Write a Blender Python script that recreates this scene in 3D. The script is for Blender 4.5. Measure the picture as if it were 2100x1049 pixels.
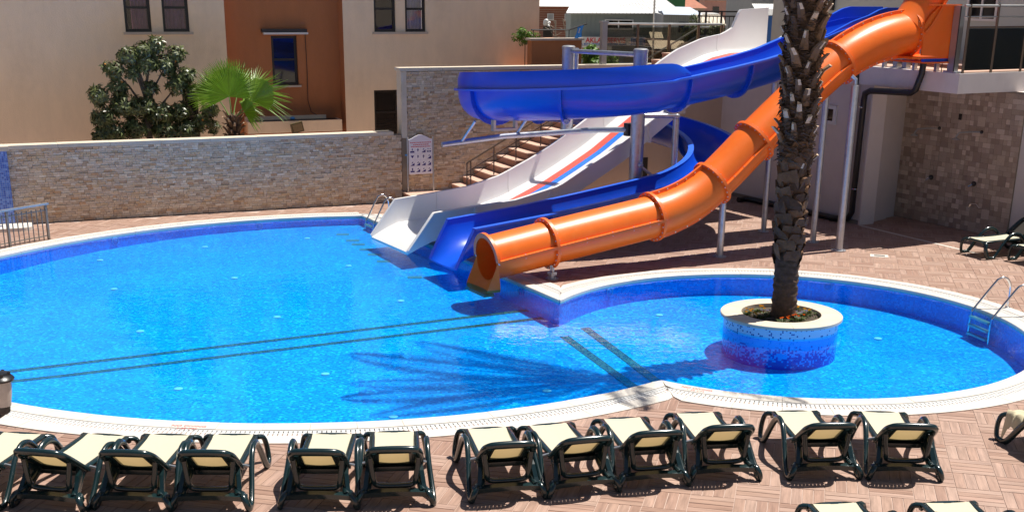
import bpy, bmesh, math, random
from mathutils import Vector, Matrix
import numpy as np
rnd = random.Random(7)
R = math.radians
for o in list(bpy.data.objects): bpy.data.objects.remove(o)
SC = bpy.context.scene
COL = SC.collection
# ------------------------------------------------------------------ camera
CAM_H = 4.6; F_PX = 2576.5; PITCH = R(20.034); ROLL = 0.01132
cam = bpy.data.cameras.new('camera'); camo = bpy.data.objects.new('camera', cam); COL.objects.link(camo)
cam.sensor_width = 36.0; cam.lens = 36.0*F_PX/2100.0; cam.shift_y = 0.183; cam.clip_end = 2000; cam.clip_start = 0.1
camo.matrix_world = Matrix.Translation((0, 0, CAM_H)) @ Matrix.Rotation(math.pi/2-PITCH, 4, 'X') @ Matrix.Rotation(ROLL, 4, 'Z')
SC.camera = camo
# ------------------------------------------------------------------ light
SUN_EL = R(68.0); SUN_DIR = Vector((0.891, 0.454, 0)).normalized()
SUN = Vector((SUN_DIR.x*math.cos(SUN_EL), SUN_DIR.y*math.cos(SUN_EL), math.sin(SUN_EL)))
w = bpy.data.worlds.new('World'); SC.world = w; w.use_nodes = True
nt = w.node_tree
sky = nt.nodes.new('ShaderNodeTexSky'); sky.sky_type = 'NISHITA'; sky.sun_disc = False
sky.sun_elevation = SUN_EL; sky.sun_rotation = math.atan2(SUN_DIR.x, SUN_DIR.y)
sky.air_density = 0.9; sky.dust_density = 1.0
bg = nt.nodes['Background']; bg.inputs[1].default_value = 0.05
nt.links.new(sky.outputs[0], bg.inputs[0])
sl = bpy.data.lights.new('sun', 'SUN'); sl.energy = 5.0; sl.angle = R(0.53); sl.color = (1.0, 0.95, 0.87)
so = bpy.data.objects.new('sun', sl); COL.objects.link(so); so.location = (6, 3, 30)
so.rotation_euler = SUN.to_track_quat('Z', 'Y').to_euler()
vs = SC.view_settings; vs.view_transform = 'Standard'; vs.look = 'None'; vs.gamma = 1.0; vs.use_curve_mapping = False
vs.exposure = 0.52
SC.render.resolution_x = 1024; SC.render.resolution_y = 511
SC.cycles.max_bounces = 8; SC.cycles.transparent_max_bounces = 16
SC.cycles.sample_clamp_indirect = 6.0
# ------------------------------------------------------------------ frames of reference
US = Vector((0.874, 0.486, 0)); VS = Vector((0.486, -0.874, 0)); ZZ = Vector((0, 0, 1))   # slide direction, across
def W(s, w_, z=0.0): return US*s + VS*w_ + ZZ*z
E0 = Vector((-10.0, 25.02, 0)); ET = Vector((0.913, 0.408, 0)).normalized(); EN = Vector((ET.y, -ET.x, 0))    # garden wall
def B(t, o, z=0.0): return E0 + ET*t + EN*o + ZZ*z
# ------------------------------------------------------------------ mesh helpers
class MB:
    def __init__(s): s.v = []; s.f = []; s.m = []; s.uv = {}; s.mi = 0
    def add(s, vs_, fs_):
        b = len(s.v); s.v.extend([tuple(p) for p in vs_])
        for f in fs_: s.f.append(tuple(i+b for i in f)); s.m.append(s.mi)
        return b
    def box(s, o, ax, ay, r, az=None):      # r = (x0,x1,y0,y1,z0,z1)
        az = az or ZZ
        x0, x1, y0, y1, z0, z1 = r
        P = [o+ax*x+ay*y+az*z for z in (z0, z1) for y in (y0, y1) for x in (x0, x1)]
        F = [(0,2,3,1),(4,5,7,6),(0,1,5,4),(2,6,7,3),(0,4,6,2),(1,3,7,5)]
        if ax.cross(ay).dot(az)*(x1-x0)*(y1-y0)*(z1-z0) < 0: F = [f[::-1] for f in F]
        s.add(P, F)
    def wbox(s, t0, t1, o0, o1, z0, z1): s.box(E0, ET, EN, (t0, t1, o0, o1, z0, z1))
    def sbox(s, s0, s1, w0, w1, z0, z1): s.box(Vector((0,0,0)), US, VS, (s0, s1, w0, w1, z0, z1))
    def abox(s, x0, x1, y0, y1, z0, z1): s.box(Vector((0,0,0)), Vector((1,0,0)), Vector((0,1,0)), (x0, x1, y0, y1, z0, z1))
    def rings(s, R_, closed=True, cap=True, loop=False):
        n = len(R_[0]); b = len(s.v)
        for r in R_: s.v.extend([tuple(p) for p in r])
        m = len(R_)
        for i in range(m if loop else m-1):
            i2 = (i+1) % m
            for j in range(n if closed else n-1):
                k = (j+1) % n
                s.f.append((b+i*n+j, b+i*n+k, b+i2*n+k, b+i2*n+j)); s.m.append(s.mi)
        if cap and closed and not loop:
            s.f.append(tuple(b+j for j in reversed(range(n)))); s.m.append(s.mi)
            s.f.append(tuple(b+(m-1)*n+j for j in range(n))); s.m.append(s.mi)
    def tube(s, pts, r, n=10, cap=True, loop=False, sq=1.0):
        pts = [Vector(p) for p in pts]; rr = r if isinstance(r, (list, tuple)) else [r]*len(pts)
        RG = []; up = None
        for i, p in enumerate(pts):
            if loop: T = pts[(i+1) % len(pts)]-pts[i-1]
            else: T = pts[min(i+1, len(pts)-1)]-pts[max(i-1, 0)]
            T.normalize()
            if up is None:
                up = Vector((0,0,1)) if abs(T.z) < 0.9 else Vector((1,0,0))
            side = T.cross(up)
            if side.length < 1e-4: side = T.cross(Vector((0.3,1,0.1)))
            side.normalize(); up = side.cross(T).normalized()
            RG.append([p+side*(rr[i]*math.cos(a))+up*(rr[i]*sq*math.sin(a)) for a in [2*math.pi*j/n for j in range(n)]])
        s.rings(RG, True, cap, loop)
    def poly(s, pts, z0, z1):               # extruded polygon of xy points, counter-clockwise
        n = len(pts)
        s.rings([[Vector((p[0], p[1], z)) for p in pts] for z in (z0, z1)], True, True)
    def lathe(s, c, prof, n=24, cap=False):
        s.rings([[c+Vector((r*math.cos(a), r*math.sin(a), z)) for a in [2*math.pi*j/n for j in range(n)]] for r, z in prof], True, cap)
    def ball(s, c, r, n=8, sz=1.0):
        s.lathe(c, [(max(r*math.sin(a), 1e-4), -r*sz*math.cos(a)) for a in [math.pi*i/(n//2+1) for i in range(n//2+2)]], n)
    def build(s, name, mat, parent=None, smooth=None, kind=None, label=None):
        me = bpy.data.meshes.new(name)
        o = bpy.data.objects.new(name, me); COL.objects.link(o)
        vv = s.v
        if parent is not None:
            inv = WM[parent.name].inverted(); vv = [tuple(inv @ Vector(p)) for p in s.v]
            o.parent = parent; WM[o.name] = WM[parent.name]
        else: WM[o.name] = Matrix.Identity(4)
        me.from_pydata(vv, [], s.f)
        if s.uv:
            ul = me.uv_layers.new(name='UVMap')
            d = []
            for pi, f in enumerate(s.f):
                u_ = s.uv.get(pi)
                d.extend(u_ if u_ else [(0, 0)]*len(f))
            ul.data.foreach_set('uv', [c for p in d for c in p])
        mats = mat if isinstance(mat, (list, tuple)) else [mat]
        for m_ in mats: me.materials.append(m_)
        if len(mats) > 1: me.polygons.foreach_set('material_index', s.m)
        if smooth is not None:
            me.polygons.foreach_set('use_smooth', [True]*len(me.polygons)); me.set_sharp_from_angle(angle=R(smooth))
        me.validate(); me.update()
        if kind: o['kind'] = kind
        if label: o['label'] = label
        return o
WM = {}
def thing(name, label, cat, loc=(0,0,0), rz=0.0, group=None):
    o = bpy.data.objects.new(name, None); COL.objects.link(o); o.empty_display_size = 0.1
    o.location = loc; o.rotation_euler = (0, 0, rz)
    WM[o.name] = Matrix.Translation(Vector(loc)) @ Matrix.Rotation(rz, 4, 'Z')
    o['label'] = label; o['category'] = cat
    if group: o['group'] = group
    return o
def place(name, mesh, parent, loc, rot=(0,0,0), scale=(1,1,1), kind=None):   # world loc -> child
    o = bpy.data.objects.new(name, mesh); COL.objects.link(o); o.parent = parent
    m = WM[parent.name].inverted() @ (Matrix.Translation(Vector(loc)) @ (rot.to_4x4() if isinstance(rot, Matrix) else Matrix.Rotation(rot[2], 4, 'Z') @ Matrix.Rotation(rot[1], 4, 'Y') @ Matrix.Rotation(rot[0], 4, 'X')) @ Matrix.Diagonal((*scale, 1)))
    o.matrix_local = m
    if kind: o['kind'] = kind
    return o
# ------------------------------------------------------------------ materials
def M(name, col, rough=0.5, metal=0.0, var=0.0, vscale=4.0, spec=0.5, coat=0.0, trans=0.0, bump=0.0, bscale=60.0, rndv=0.0, ramp=None, stretch=None, dirt=None, tcol=None):
    """principled with object-space noise variation (var), random per piece (rndv or ramp of colours), bump"""
    m = bpy.data.materials.new(name); m.use_nodes = True
    n = m.node_tree.nodes; L = m.node_tree.links; p = n['Principled BSDF']
    p.inputs['Roughness'].default_value = rough; p.inputs['Metallic'].default_value = metal
    p.inputs['Specular IOR Level'].default_value = spec
    if coat: p.inputs['Coat Weight'].default_value = coat; p.inputs['Coat Roughness'].default_value = 0.12
    tc = n.new('ShaderNodeTexCoord')
    src = None
    vec = tc.outputs['Object']
    if stretch:
        mp = n.new('ShaderNodeMapping'); mp.inputs['Scale'].default_value = stretch
        L.new(tc.outputs['UV' if stretch[2] < 0 else 'Object'], mp.inputs[0]); vec = mp.outputs[0]
        if stretch[2] < 0: mp.inputs['Scale'].default_value = (stretch[0], stretch[1], 1)
    rv = None
    if rndv or ramp:
        oi = n.new('ShaderNodeObjectInfo'); ge = n.new('ShaderNodeNewGeometry')
        ad = n.new('ShaderNodeMath'); ad.operation = 'ADD'; fr = n.new('ShaderNodeMath'); fr.operation = 'FRACT'
        L.new(oi.outputs['Random'], ad.inputs[0]); L.new(ge.outputs['Random Per Island'], ad.inputs[1]); L.new(ad.outputs[0], fr.inputs[0]); rv = fr.outputs[0]
    if ramp:
        cr = n.new('ShaderNodeValToRGB'); cr.color_ramp.interpolation = 'LINEAR'
        el = cr.color_ramp.elements
        while len(el) < len(ramp): el.new(0.5)
        for i, c in enumerate(ramp): el[i].position = i/(len(ramp)-1); el[i].color = (*c, 1)
        L.new(rv, cr.inputs[0]); src = cr.outputs[0]
    else:
        rg = n.new('ShaderNodeRGB'); rg.outputs[0].default_value = (*col, 1); src = rg.outputs[0]
        if rndv:
            mr = n.new('ShaderNodeMapRange'); mr.inputs['To Min'].default_value = 1-rndv; mr.inputs['To Max'].default_value = 1+rndv
            L.new(rv, mr.inputs[0]); mx = n.new('ShaderNodeVectorMath'); mx.operation = 'SCALE'
            L.new(src, mx.inputs[0]); L.new(mr.outputs[0], mx.inputs['Scale']); src = mx.outputs[0]
    if var:
        no = n.new('ShaderNodeTexNoise'); no.inputs['Scale'].default_value = vscale; no.inputs['Detail'].default_value = 6; no.inputs['Roughness'].default_value = 0.65
        if rv is not None:
            vm = n.new('ShaderNodeVectorMath'); vm.operation = 'ADD'; sc = n.new('ShaderNodeVectorMath'); sc.operation = 'SCALE'
            cb = n.new('ShaderNodeCombineXYZ'); L.new(rv, cb.inputs[0]); L.new(rv, cb.inputs[1]); L.new(rv, cb.inputs[2])
            L.new(cb.outputs[0], sc.inputs[0]); sc.inputs['Scale'].default_value = 40.0
            L.new(vec, vm.inputs[0]); L.new(sc.outputs[0], vm.inputs[1]); L.new(vm.outputs[0], no.inputs[0])
        else: L.new(vec, no.inputs[0])
        mr = n.new('ShaderNodeMapRange'); mr.inputs['From Min'].default_value = 0.25; mr.inputs['From Max'].default_value = 0.75
        mr.inputs['To Min'].default_value = 1-var; mr.inputs['To Max'].default_value = 1+var
        L.new(no.outputs[0], mr.inputs[0]); mx = n.new('ShaderNodeVectorMath'); mx.operation = 'SCALE'
        L.new(src, mx.inputs[0]); L.new(mr.outputs[0], mx.inputs['Scale']); src = mx.outputs[0]
        rr = n.new('ShaderNodeMapRange'); rr.inputs['To Min'].default_value = max(rough-0.08, 0.02); rr.inputs['To Max'].default_value = min(rough+0.1, 1)
        L.new(no.outputs[0], rr.inputs[0]); L.new(rr.outputs[0], p.inputs['Roughness'])
    if dirt:                                   # (colour, scale, amount): blotches of their own shape
        no2 = n.new('ShaderNodeTexNoise'); no2.inputs['Scale'].default_value = dirt[1]; no2.inputs['Detail'].default_value = 8; no2.inputs['Roughness'].default_value = 0.7
        L.new(tc.outputs['Object'], no2.inputs[0])
        mr2 = n.new('ShaderNodeMapRange'); mr2.inputs['From Min'].default_value = 0.52; mr2.inputs['From Max'].default_value = 0.72; mr2.inputs['To Max'].default_value = dirt[2]
        L.new(no2.outputs[0], mr2.inputs[0]); mi = n.new('ShaderNodeMix'); mi.data_type = 'RGBA'
        L.new(mr2.outputs[0], mi.inputs[0]); L.new(src, mi.inputs[6]); mi.inputs[7].default_value = (*dirt[0], 1); src = mi.outputs[2]
    L.new(src, p.inputs['Base Color'])
    if bump:
        nb = n.new('ShaderNodeTexNoise'); nb.inputs['Scale'].default_value = bscale; nb.inputs['Detail'].default_value = 5
        L.new(tc.outputs['Object'] if (stretch and stretch[2] > 0) else vec, nb.inputs[0]); bp = n.new('ShaderNodeBump'); bp.inputs['Strength'].default_value = bump; bp.inputs['Distance'].default_value = 0.01
        L.new(nb.outputs[0], bp.inputs['Height']); L.new(bp.outputs[0], p.inputs['Normal'])
    if trans:
        tr = n.new('ShaderNodeBsdfTranslucent'); (L.new(src, tr.inputs[0]) if tcol is None else setattr(tr.inputs[0], 'default_value', (*tcol, 1))); ms = n.new('ShaderNodeMixShader'); ms.inputs[0].default_value = trans
        L.new(p.outputs[0], ms.inputs[1]); L.new(tr.outputs[0], ms.inputs[2]); L.new(ms.outputs[0], n['Material Output'].inputs[0])
    return m
def mosaic(name, cols, cell, use_uv=False, patch=0.25, grout=(0.30,0.45,0.55), rough=0.25, bands=None):
    """small glass tiles: one random colour per cell; bands=(list of (z_low, colour ramp...)) not used for pools"""
    m = bpy.data.materials.new(name); m.use_nodes = True
    n = m.node_tree.nodes; L = m.node_tree.links; p = n['Principled BSDF']; p.inputs['Roughness'].default_value = rough
    tc = n.new('ShaderNodeTexCoord'); mp = n.new('ShaderNodeMapping'); mp.inputs['Scale'].default_value = (1/cell, 1/cell, 1/cell if not use_uv else 0)
    L.new(tc.outputs['UV' if use_uv else 'Object'], mp.inputs[0])
    fl = n.new('ShaderNodeVectorMath'); fl.operation = 'FLOOR'; L.new(mp.outputs[0], fl.inputs[0])
    wn = n.new('ShaderNodeTexWhiteNoise'); wn.noise_dimensions = '3D' if use_uv else '2D'; L.new(fl.outputs[0], wn.inputs[0])
    cr = n.new('ShaderNodeValToRGB'); el = cr.color_ramp.elements
    while len(el) < len(cols): el.new(0.5)
    for i, (pos, c) in enumerate(cols): el[i].position = pos; el[i].color = (*c, 1)
    L.new(wn.outputs[0], cr.inputs[0])
    no = n.new('ShaderNodeTexNoise'); no.inputs['Scale'].default_value = 1.6; no.inputs['Detail'].default_value = 5; L.new(tc.outputs['Object'], no.inputs[0])
    mr = n.new('ShaderNodeMapRange'); mr.inputs['From Min'].default_value = 0.3; mr.inputs['From Max'].default_value = 0.7; mr.inputs['To Min'].default_value = 1-patch; mr.inputs['To Max'].default_value = 1+patch
    L.new(no.outputs[0], mr.inputs[0]); sc = n.new('ShaderNodeVectorMath'); sc.operation = 'SCALE'; L.new(cr.outputs[0], sc.inputs[0]); L.new(mr.outputs[0], sc.inputs['Scale'])
    # grout
    frc = n.new('ShaderNodeVectorMath'); frc.operation = 'FRACTION'; L.new(mp.outputs[0], frc.inputs[0])
    sx = n.new('ShaderNodeSeparateXYZ'); L.new(frc.outputs[0], sx.inputs[0])
    a = n.new('ShaderNodeMath'); a.operation = 'MINIMUM'; L.new(sx.outputs[0], a.inputs[0]); L.new(sx.outputs[1], a.inputs[1])
    b = n.new('ShaderNodeMath'); b.operation = 'LESS_THAN'; L.new(a.outputs[0], b.inputs[0]); b.inputs[1].default_value = 0.1
    mi = n.new('ShaderNodeMix'); mi.data_type = 'RGBA'; L.new(b.outputs[0], mi.inputs[0]); L.new(sc.outputs[0], mi.inputs[6]); mi.inputs[7].default_value = (*grout, 1)
    L.new(mi.outputs[2], p.inputs['Base Color'])
    return m
def glass(name, tint, alpha, rough=0.02):
    m = bpy.data.materials.new(name); m.use_nodes = True; n = m.node_tree.nodes; L = m.node_tree.links
    n.remove(n['Principled BSDF'])
    tr = n.new('ShaderNodeBsdfTransparent'); tr.inputs[0].default_value = (*tint, 1)
    gl = n.new('ShaderNodeBsdfGlossy'); gl.inputs['Roughness'].default_value = rough
    fr = n.new('ShaderNodeFresnel'); fr.inputs[0].default_value = 1.5
    ad = n.new('ShaderNodeMath'); ad.operation = 'ADD'; ad.use_clamp = True; ad.inputs[1].default_value = alpha; L.new(fr.outputs[0], ad.inputs[0])
    ms = n.new('ShaderNodeMixShader'); L.new(ad.outputs[0], ms.inputs[0]); L.new(tr.outputs[0], ms.inputs[1]); L.new(gl.outputs[0], ms.inputs[2])
    L.new(ms.outputs[0], n['Material Output'].inputs[0])
    return m
def water_mat():
    m = bpy.data.materials.new('pool_water'); m.use_nodes = True; n = m.node_tree.nodes; L = m.node_tree.links
    n.remove(n['Principled BSDF'])
    tc = n.new('ShaderNodeTexCoord')
    n1 = n.new('ShaderNodeTexNoise'); n1.inputs['Scale'].default_value = 3.2; n1.inputs['Detail'].default_value = 3
    n2 = n.new('ShaderNodeTexNoise'); n2.inputs['Scale'].default_value = 16; n2.inputs['Detail'].default_value = 2
    L.new(tc.outputs['Object'], n1.inputs[0]); L.new(tc.outputs['Object'], n2.inputs[0])
    a = n.new('ShaderNodeMath'); a.operation = 'MULTIPLY_ADD'; L.new(n2.outputs[0], a.inputs[0]); a.inputs[1].default_value = 0.22; L.new(n1.outputs[0], a.inputs[2])
    bp = n.new('ShaderNodeBump'); bp.inputs['Strength'].default_value = 0.16; bp.inputs['Distance'].default_value = 0.05; L.new(a.outputs[0], bp.inputs['Height'])
    tr = n.new('ShaderNodeBsdfTransparent'); tr.inputs[0].default_value = (0.45, 0.88, 1.0, 1)
    gl = n.new('ShaderNodeBsdfGlossy'); gl.inputs['Roughness'].default_value = 0.03; gl.inputs[0].default_value = (0.70,0.78,0.84,1); L.new(bp.outputs[0], gl.inputs['Normal'])
    fr = n.new('ShaderNodeFresnel'); fr.inputs[0].default_value = 1.24; L.new(bp.outputs[0], fr.inputs['Normal'])
    ms = n.new('ShaderNodeMixShader'); L.new(fr.outputs[0], ms.inputs[0]); L.new(tr.outputs[0], ms.inputs[1]); L.new(gl.outputs[0], ms.inputs[2])
    L.new(ms.outputs[0], n['Material Output'].inputs[0])
    return m
STONE = [(0.60,0.50,0.38),(0.49,0.36,0.25),(0.69,0.59,0.46),(0.58,0.44,0.29),(0.75,0.65,0.51),(0.42,0.29,0.19),(0.66,0.53,0.39),(0.55,0.45,0.35),(0.62,0.47,0.30),(0.53,0.33,0.19)]
MT = dict(
 stone=M('split_stone', (0.4,0.35,0.3), 0.85, var=0.22, vscale=14, bump=0.5, bscale=60, ramp=STONE),
 mortar=M('wall_core', (0.27,0.22,0.17), 0.9, var=0.15),
 cope=M('cream_coping', (0.60,0.52,0.41), 0.6, var=0.08, vscale=3, bump=0.1, dirt=((0.42,0.34,0.25), 1.8, 0.4)),
 coping=M('white_pool_stone', (0.61,0.565,0.505), 0.6, var=0.05, vscale=2.5, bump=0.15, bscale=90, rndv=0.03, dirt=((0.50,0.44,0.375), 2.2, 0.5)),
 grate=M('gutter_plastic', (0.61,0.60,0.575), 0.45, var=0.04),
 gutter=M('gutter_channel', (0.36,0.36,0.37), 0.7),
 plank=M('wood_look_tile', (0.5,0.3,0.24), 0.55, var=0.36, vscale=1.0, stretch=(2.2, 26.0, -1), bump=0.06, bscale=1.0, dirt=((0.24,0.145,0.105), 0.8, 0.4),
         ramp=[(0.360,0.232,0.176),(0.310,0.191,0.141),(0.387,0.262,0.205),(0.338,0.213,0.162),(0.284,0.168,0.123),(0.369,0.245,0.193),(0.347,0.224,0.168)]),
 grout=M('pale_grout', (0.46,0.345,0.29), 0.9, var=0.12, vscale=8),
 ground=M('ground', (0.30,0.26,0.21), 0.95, var=0.3, vscale=0.6),
 floor=mosaic('pool_floor_mosaic_sparkle', [(0.0,(0.0,0.20,0.60)),(0.3,(0.0,0.29,0.74)),(0.66,(0.0,0.37,0.83)),(0.88,(0.0,0.46,0.92)),(1.0,(0.08,0.68,0.98))], 0.036, patch=0.12, grout=(0.0,0.38,0.80)),  # mixed blue tiles; the palest paint flecks of caustic light into the colour
 pwall=mosaic('pool_wall_mosaic', [(0.0,(0.0,0.19,0.62)),(0.6,(0.0,0.27,0.78)),(1.0,(0.0,0.38,0.88))], 0.03, True, patch=0.1, grout=(0.0,0.30,0.72)),
 lane=mosaic('lane_mosaic', [(0.0,(0.01,0.04,0.06)),(0.5,(0.04,0.10,0.09)),(1.0,(0.12,0.20,0.13))], 0.03, patch=0.1, grout=(0.12,0.13,0.12)),
 btile=mosaic('blue_shower_mosaic', [(0.0,(0.05,0.10,0.42)),(0.5,(0.08,0.17,0.55)),(1.0,(0.18,0.30,0.68))], 0.04, True, patch=0.05, grout=(0.30,0.36,0.55)),
 water=water_mat(),
 blue=M('blue_fibreglass', (0.003,0.085,0.68), 0.33, var=0.08, vscale=1.3, coat=0.12, bump=0.03, bscale=25, trans=0.05, dirt=((0.02,0.10,0.66), 3.0, 0.45)),
 blueflange=M('blue_fibreglass_rim', (0.02,0.13,0.74), 0.35, var=0.06, coat=0.3),
 orange=M('orange_fibreglass', (0.96,0.18,0.014), 0.36, var=0.06, vscale=1.5, coat=0.12, bump=0.07, bscale=30, trans=0.14, dirt=((0.92,0.27,0.05), 3.5, 0.4)),
 orangeflange=M('orange_fibreglass_rim', (0.88,0.155,0.018), 0.42, var=0.06),
 lip=M('wet_brown_lip', (0.23,0.16,0.08), 0.5, var=0.2, vscale=12),
 white=M('white_fibreglass', (0.78,0.755,0.73), 0.35, var=0.03, vscale=1.5, coat=0.25, bump=0.02, bscale=20),
 stripe_r=M('red_gelcoat', (0.80,0.10,0.06), 0.35, coat=0.2, var=0.04), stripe_b=M('blue_gelcoat', (0.01,0.20,0.80), 0.35, coat=0.2, var=0.04),
 galv=M('galvanised_steel', (0.50,0.52,0.56), 0.38, metal=0.85, var=0.18, vscale=7, dirt=((0.25,0.27,0.32), 9, 0.5)),
 steel=M('stainless_steel', (0.72,0.72,0.72), 0.16, metal=1.0, var=0.05),
 bolt=M('zinc_bolt', (0.75,0.75,0.75), 0.35, metal=0.9),
 darkmetal=M('dark_painted_metal', (0.035,0.03,0.028), 0.45, var=0.1),
 bronze=M('bronze_rail', (0.17,0.12,0.085), 0.35, metal=0.6, var=0.15),
 railgrey=M('grey_rail', (0.46,0.46,0.45), 0.35, metal=0.7, var=0.1),
 plaster=M('grey_plaster', (0.64,0.57,0.54), 0.85, var=0.05, vscale=2, bump=0.12, bscale=40, dirt=((0.54,0.47,0.44), 1.1, 0.3)),
 plaster2=M('tan_plaster', (0.55,0.42,0.32), 0.85, var=0.06, vscale=2, bump=0.15, bscale=40),
 fascia=M('pale_slab_edge', (0.74,0.68,0.65), 0.8, var=0.05, vscale=2, bump=0.08, dirt=((0.5,0.45,0.42), 1.5, 0.3)),
 cream=M('cream_render', (0.87,0.68,0.48), 0.9, stretch=(3,3,0.9), var=0.07, vscale=1.2, bump=0.6, bscale=45, dirt=((0.68,0.52,0.36), 0.9, 0.45)),
 brown=M('brown_render', (0.42,0.165,0.068), 0.9, stretch=(3,3,0.9), var=0.09, vscale=1.2, bump=0.6, bscale=45, dirt=((0.36,0.14,0.055), 1.4, 0.35)),
 sill=M('stone_sill', (0.50,0.42,0.35), 0.7, var=0.1),
 frame=M('dark_window_frame', (0.02,0.016,0.014), 0.4),
 pane=glass('window_pane', (0.86,0.84,0.86), 0.0), panedark=M('dark_pane', (0.008,0.008,0.01), 0.05, spec=0.8),
 curtain_p=M('purple_curtain', (0.42,0.20,0.33), 0.9, var=0.15, vscale=9), curtain_w=M('white_curtain', (0.78,0.78,0.84), 0.9, var=0.1, vscale=9),
 room=M('dark_room', (0.03,0.025,0.022), 0.9),
 tinted=glass('tinted_rail_glass', (0.62,0.59,0.52), 0.02), 
 teal=M('pale_teal_wall', (0.50,0.55,0.52), 0.8, var=0.05, vscale=1),
 travertine=M('travertine_tile', (0.4,0.3,0.25), 0.6, var=0.16, vscale=10, bump=0.2, bscale=50, ramp=[(0.52,0.40,0.31),(0.36,0.265,0.20),(0.45,0.345,0.265),(0.62,0.49,0.39),(0.40,0.30,0.23),(0.30,0.215,0.165),(0.50,0.37,0.29)]),
 pipe=M('black_pipe', (0.012,0.012,0.014), 0.35, var=0.1), brownpipe=M('brown_pipe', (0.20,0.10,0.075), 0.5, var=0.1),
 lounge=M('dark_green_resin', (0.006,0.020,0.022), 0.22, var=0.1, vscale=6, spec=0.6, coat=0.2),
 sling=M('cream_sling_fabric', (0.575,0.53,0.385), 0.8, var=0.05, vscale=40, trans=0.06, bump=0.15, bscale=220),
 slingb=M('cream_sling_fabric_back', (0.68,0.60,0.42), 0.8, var=0.05, vscale=40, trans=0.34, bump=0.15, bscale=220, tcol=(0.55,0.40,0.17)),
 towel=M('cream_towel', (0.64,0.56,0.38), 0.95, var=0.06, vscale=20, trans=0.15, bump=0.4, bscale=120),
 trunk=M('palm_trunk_fibre', (0.08,0.045,0.026), 0.95, var=0.55, vscale=18, bump=0.9, bscale=40),
 boot=M('palm_leaf_base', (0.1,0.06,0.04), 0.9, var=0.40, vscale=16, bump=0.6, bscale=50, ramp=[(0.16,0.086,0.045),(0.085,0.047,0.026),(0.24,0.135,0.072),(0.115,0.066,0.038),(0.19,0.108,0.06)]),
 boots=M('palm_leaf_scar', (0.1,0.06,0.04), 0.92, var=0.45, vscale=16, bump=0.8, bscale=45, ramp=[(0.13,0.06,0.026),(0.065,0.031,0.015),(0.19,0.092,0.04),(0.09,0.043,0.021),(0.155,0.076,0.034)]),
 bootend=M('cut_leaf_base', (0.58,0.42,0.29), 0.9, var=0.3, vscale=20, bump=0.4),
 frond=M('palm_frond', (0.06,0.10,0.028), 0.55, var=0.2, trans=0.2), fan=M('fan_palm_leaf', (0.17,0.31,0.02), 0.42, var=0.3, vscale=3, trans=0.45, rndv=0.15),
 fanstem=M('fan_palm_stem', (0.14,0.22,0.05), 0.5, var=0.15), 
 leaf=M('loquat_leaf', (0.105,0.125,0.042), 0.38, var=0.3, vscale=3, trans=0.12, rndv=0.55, spec=0.6), bark=M('bark', (0.10,0.075,0.055), 0.9, var=0.3, vscale=12, bump=0.5),
 fruit=M('orange_fruit', (0.55,0.22,0.03), 0.5), bush=M('bright_leaf', (0.10,0.20,0.02), 0.5, var=0.3, trans=0.3, rndv=0.45), bush2=M('grey_green_leaf', (0.075,0.10,0.03), 0.6, var=0.3, trans=0.25, rndv=0.4),
 soil=M('planter_soil', (0.07,0.05,0.035), 0.95, var=0.4, vscale=20, bump=0.9, bscale=30),
 yel=M('yellow_petals', (0.75,0.42,0.01), 0.6, rndv=0.2, trans=0.2), ora=M('orange_petals', (0.80,0.20,0.01), 0.6, rndv=0.2, trans=0.2), pal=M('pale_violet_petals', (0.45,0.42,0.55), 0.6, rndv=0.2, trans=0.2),
 signw=M('sign_board_white', (0.80,0.79,0.86), 0.4), navy=M('navy_print', (0.03,0.02,0.20), 0.5), redp=M('red_print', (0.62,0.05,0.06), 0.5), bluep=M('blue_print', (0.02,0.12,0.45), 0.5), cellw=M('pictogram_white', (0.86,0.86,0.90), 0.4),
 signblue=M('light_blue_tag', (0.10,0.35,0.75), 0.5), step=M('terracotta_step', (0.42,0.22,0.15), 0.75, var=0.12, vscale=6, bump=0.15), tread=M('pale_tread', (0.56,0.36,0.27), 0.7, var=0.1, vscale=8),
 lampglass=M('frosted_lamp_glass', (0.62,0.56,0.50), 0.25, var=0.15, vscale=9, trans=0.3), tinted2=glass('dark_rail_glass', (0.36,0.35,0.29), 0.02),
 lampblk=M('black_lamp_cap', (0.012,0.012,0.013), 0.3, var=0.1),
 corr=M('grey_green_cladding', (0.27,0.31,0.30), 0.7, var=0.06), wroof=M('white_metal_roof', (0.72,0.71,0.68), 0.6, var=0.06, vscale=0.7, dirt=((0.55,0.45,0.33), 0.5, 0.4)), broof=M('pale_blue_roof', (0.45,0.50,0.58), 0.6, var=0.06),
 brick=M('far_red_brick', (0.26,0.10,0.065), 0.9, var=0.2, vscale=6), wframe=M('white_frame', (0.68,0.68,0.67), 0.5), shade=M('dark_shed', (0.05,0.042,0.035), 0.9, var=0.3),
 tin=M('rusty_tin_sheet', (0.50,0.44,0.36), 0.7, var=0.2, vscale=3), bluewall=M('blue_hoarding', (0.02,0.10,0.33), 0.6, var=0.2, vscale=2),
 h1=M('house_beige', (0.44,0.37,0.29), 0.9, var=0.1), h2=M('house_pink', (0.55,0.30,0.24), 0.9, var=0.1), h3=M('house_grey', (0.36,0.36,0.36), 0.9, var=0.1), h4=M('house_blue', (0.30,0.42,0.55), 0.9), htile=M('tile_roof', (0.40,0.17,0.11), 0.9, var=0.2, vscale=3),
 green=M('green_sheet', (0.04,0.16,0.06), 0.8), flag=M('light_blue_flag', (0.06,0.28,0.72), 0.8, trans=0.3), amber=M('old_amber_lamp', (0.10,0.075,0.03), 0.4), planterw=None)
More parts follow.
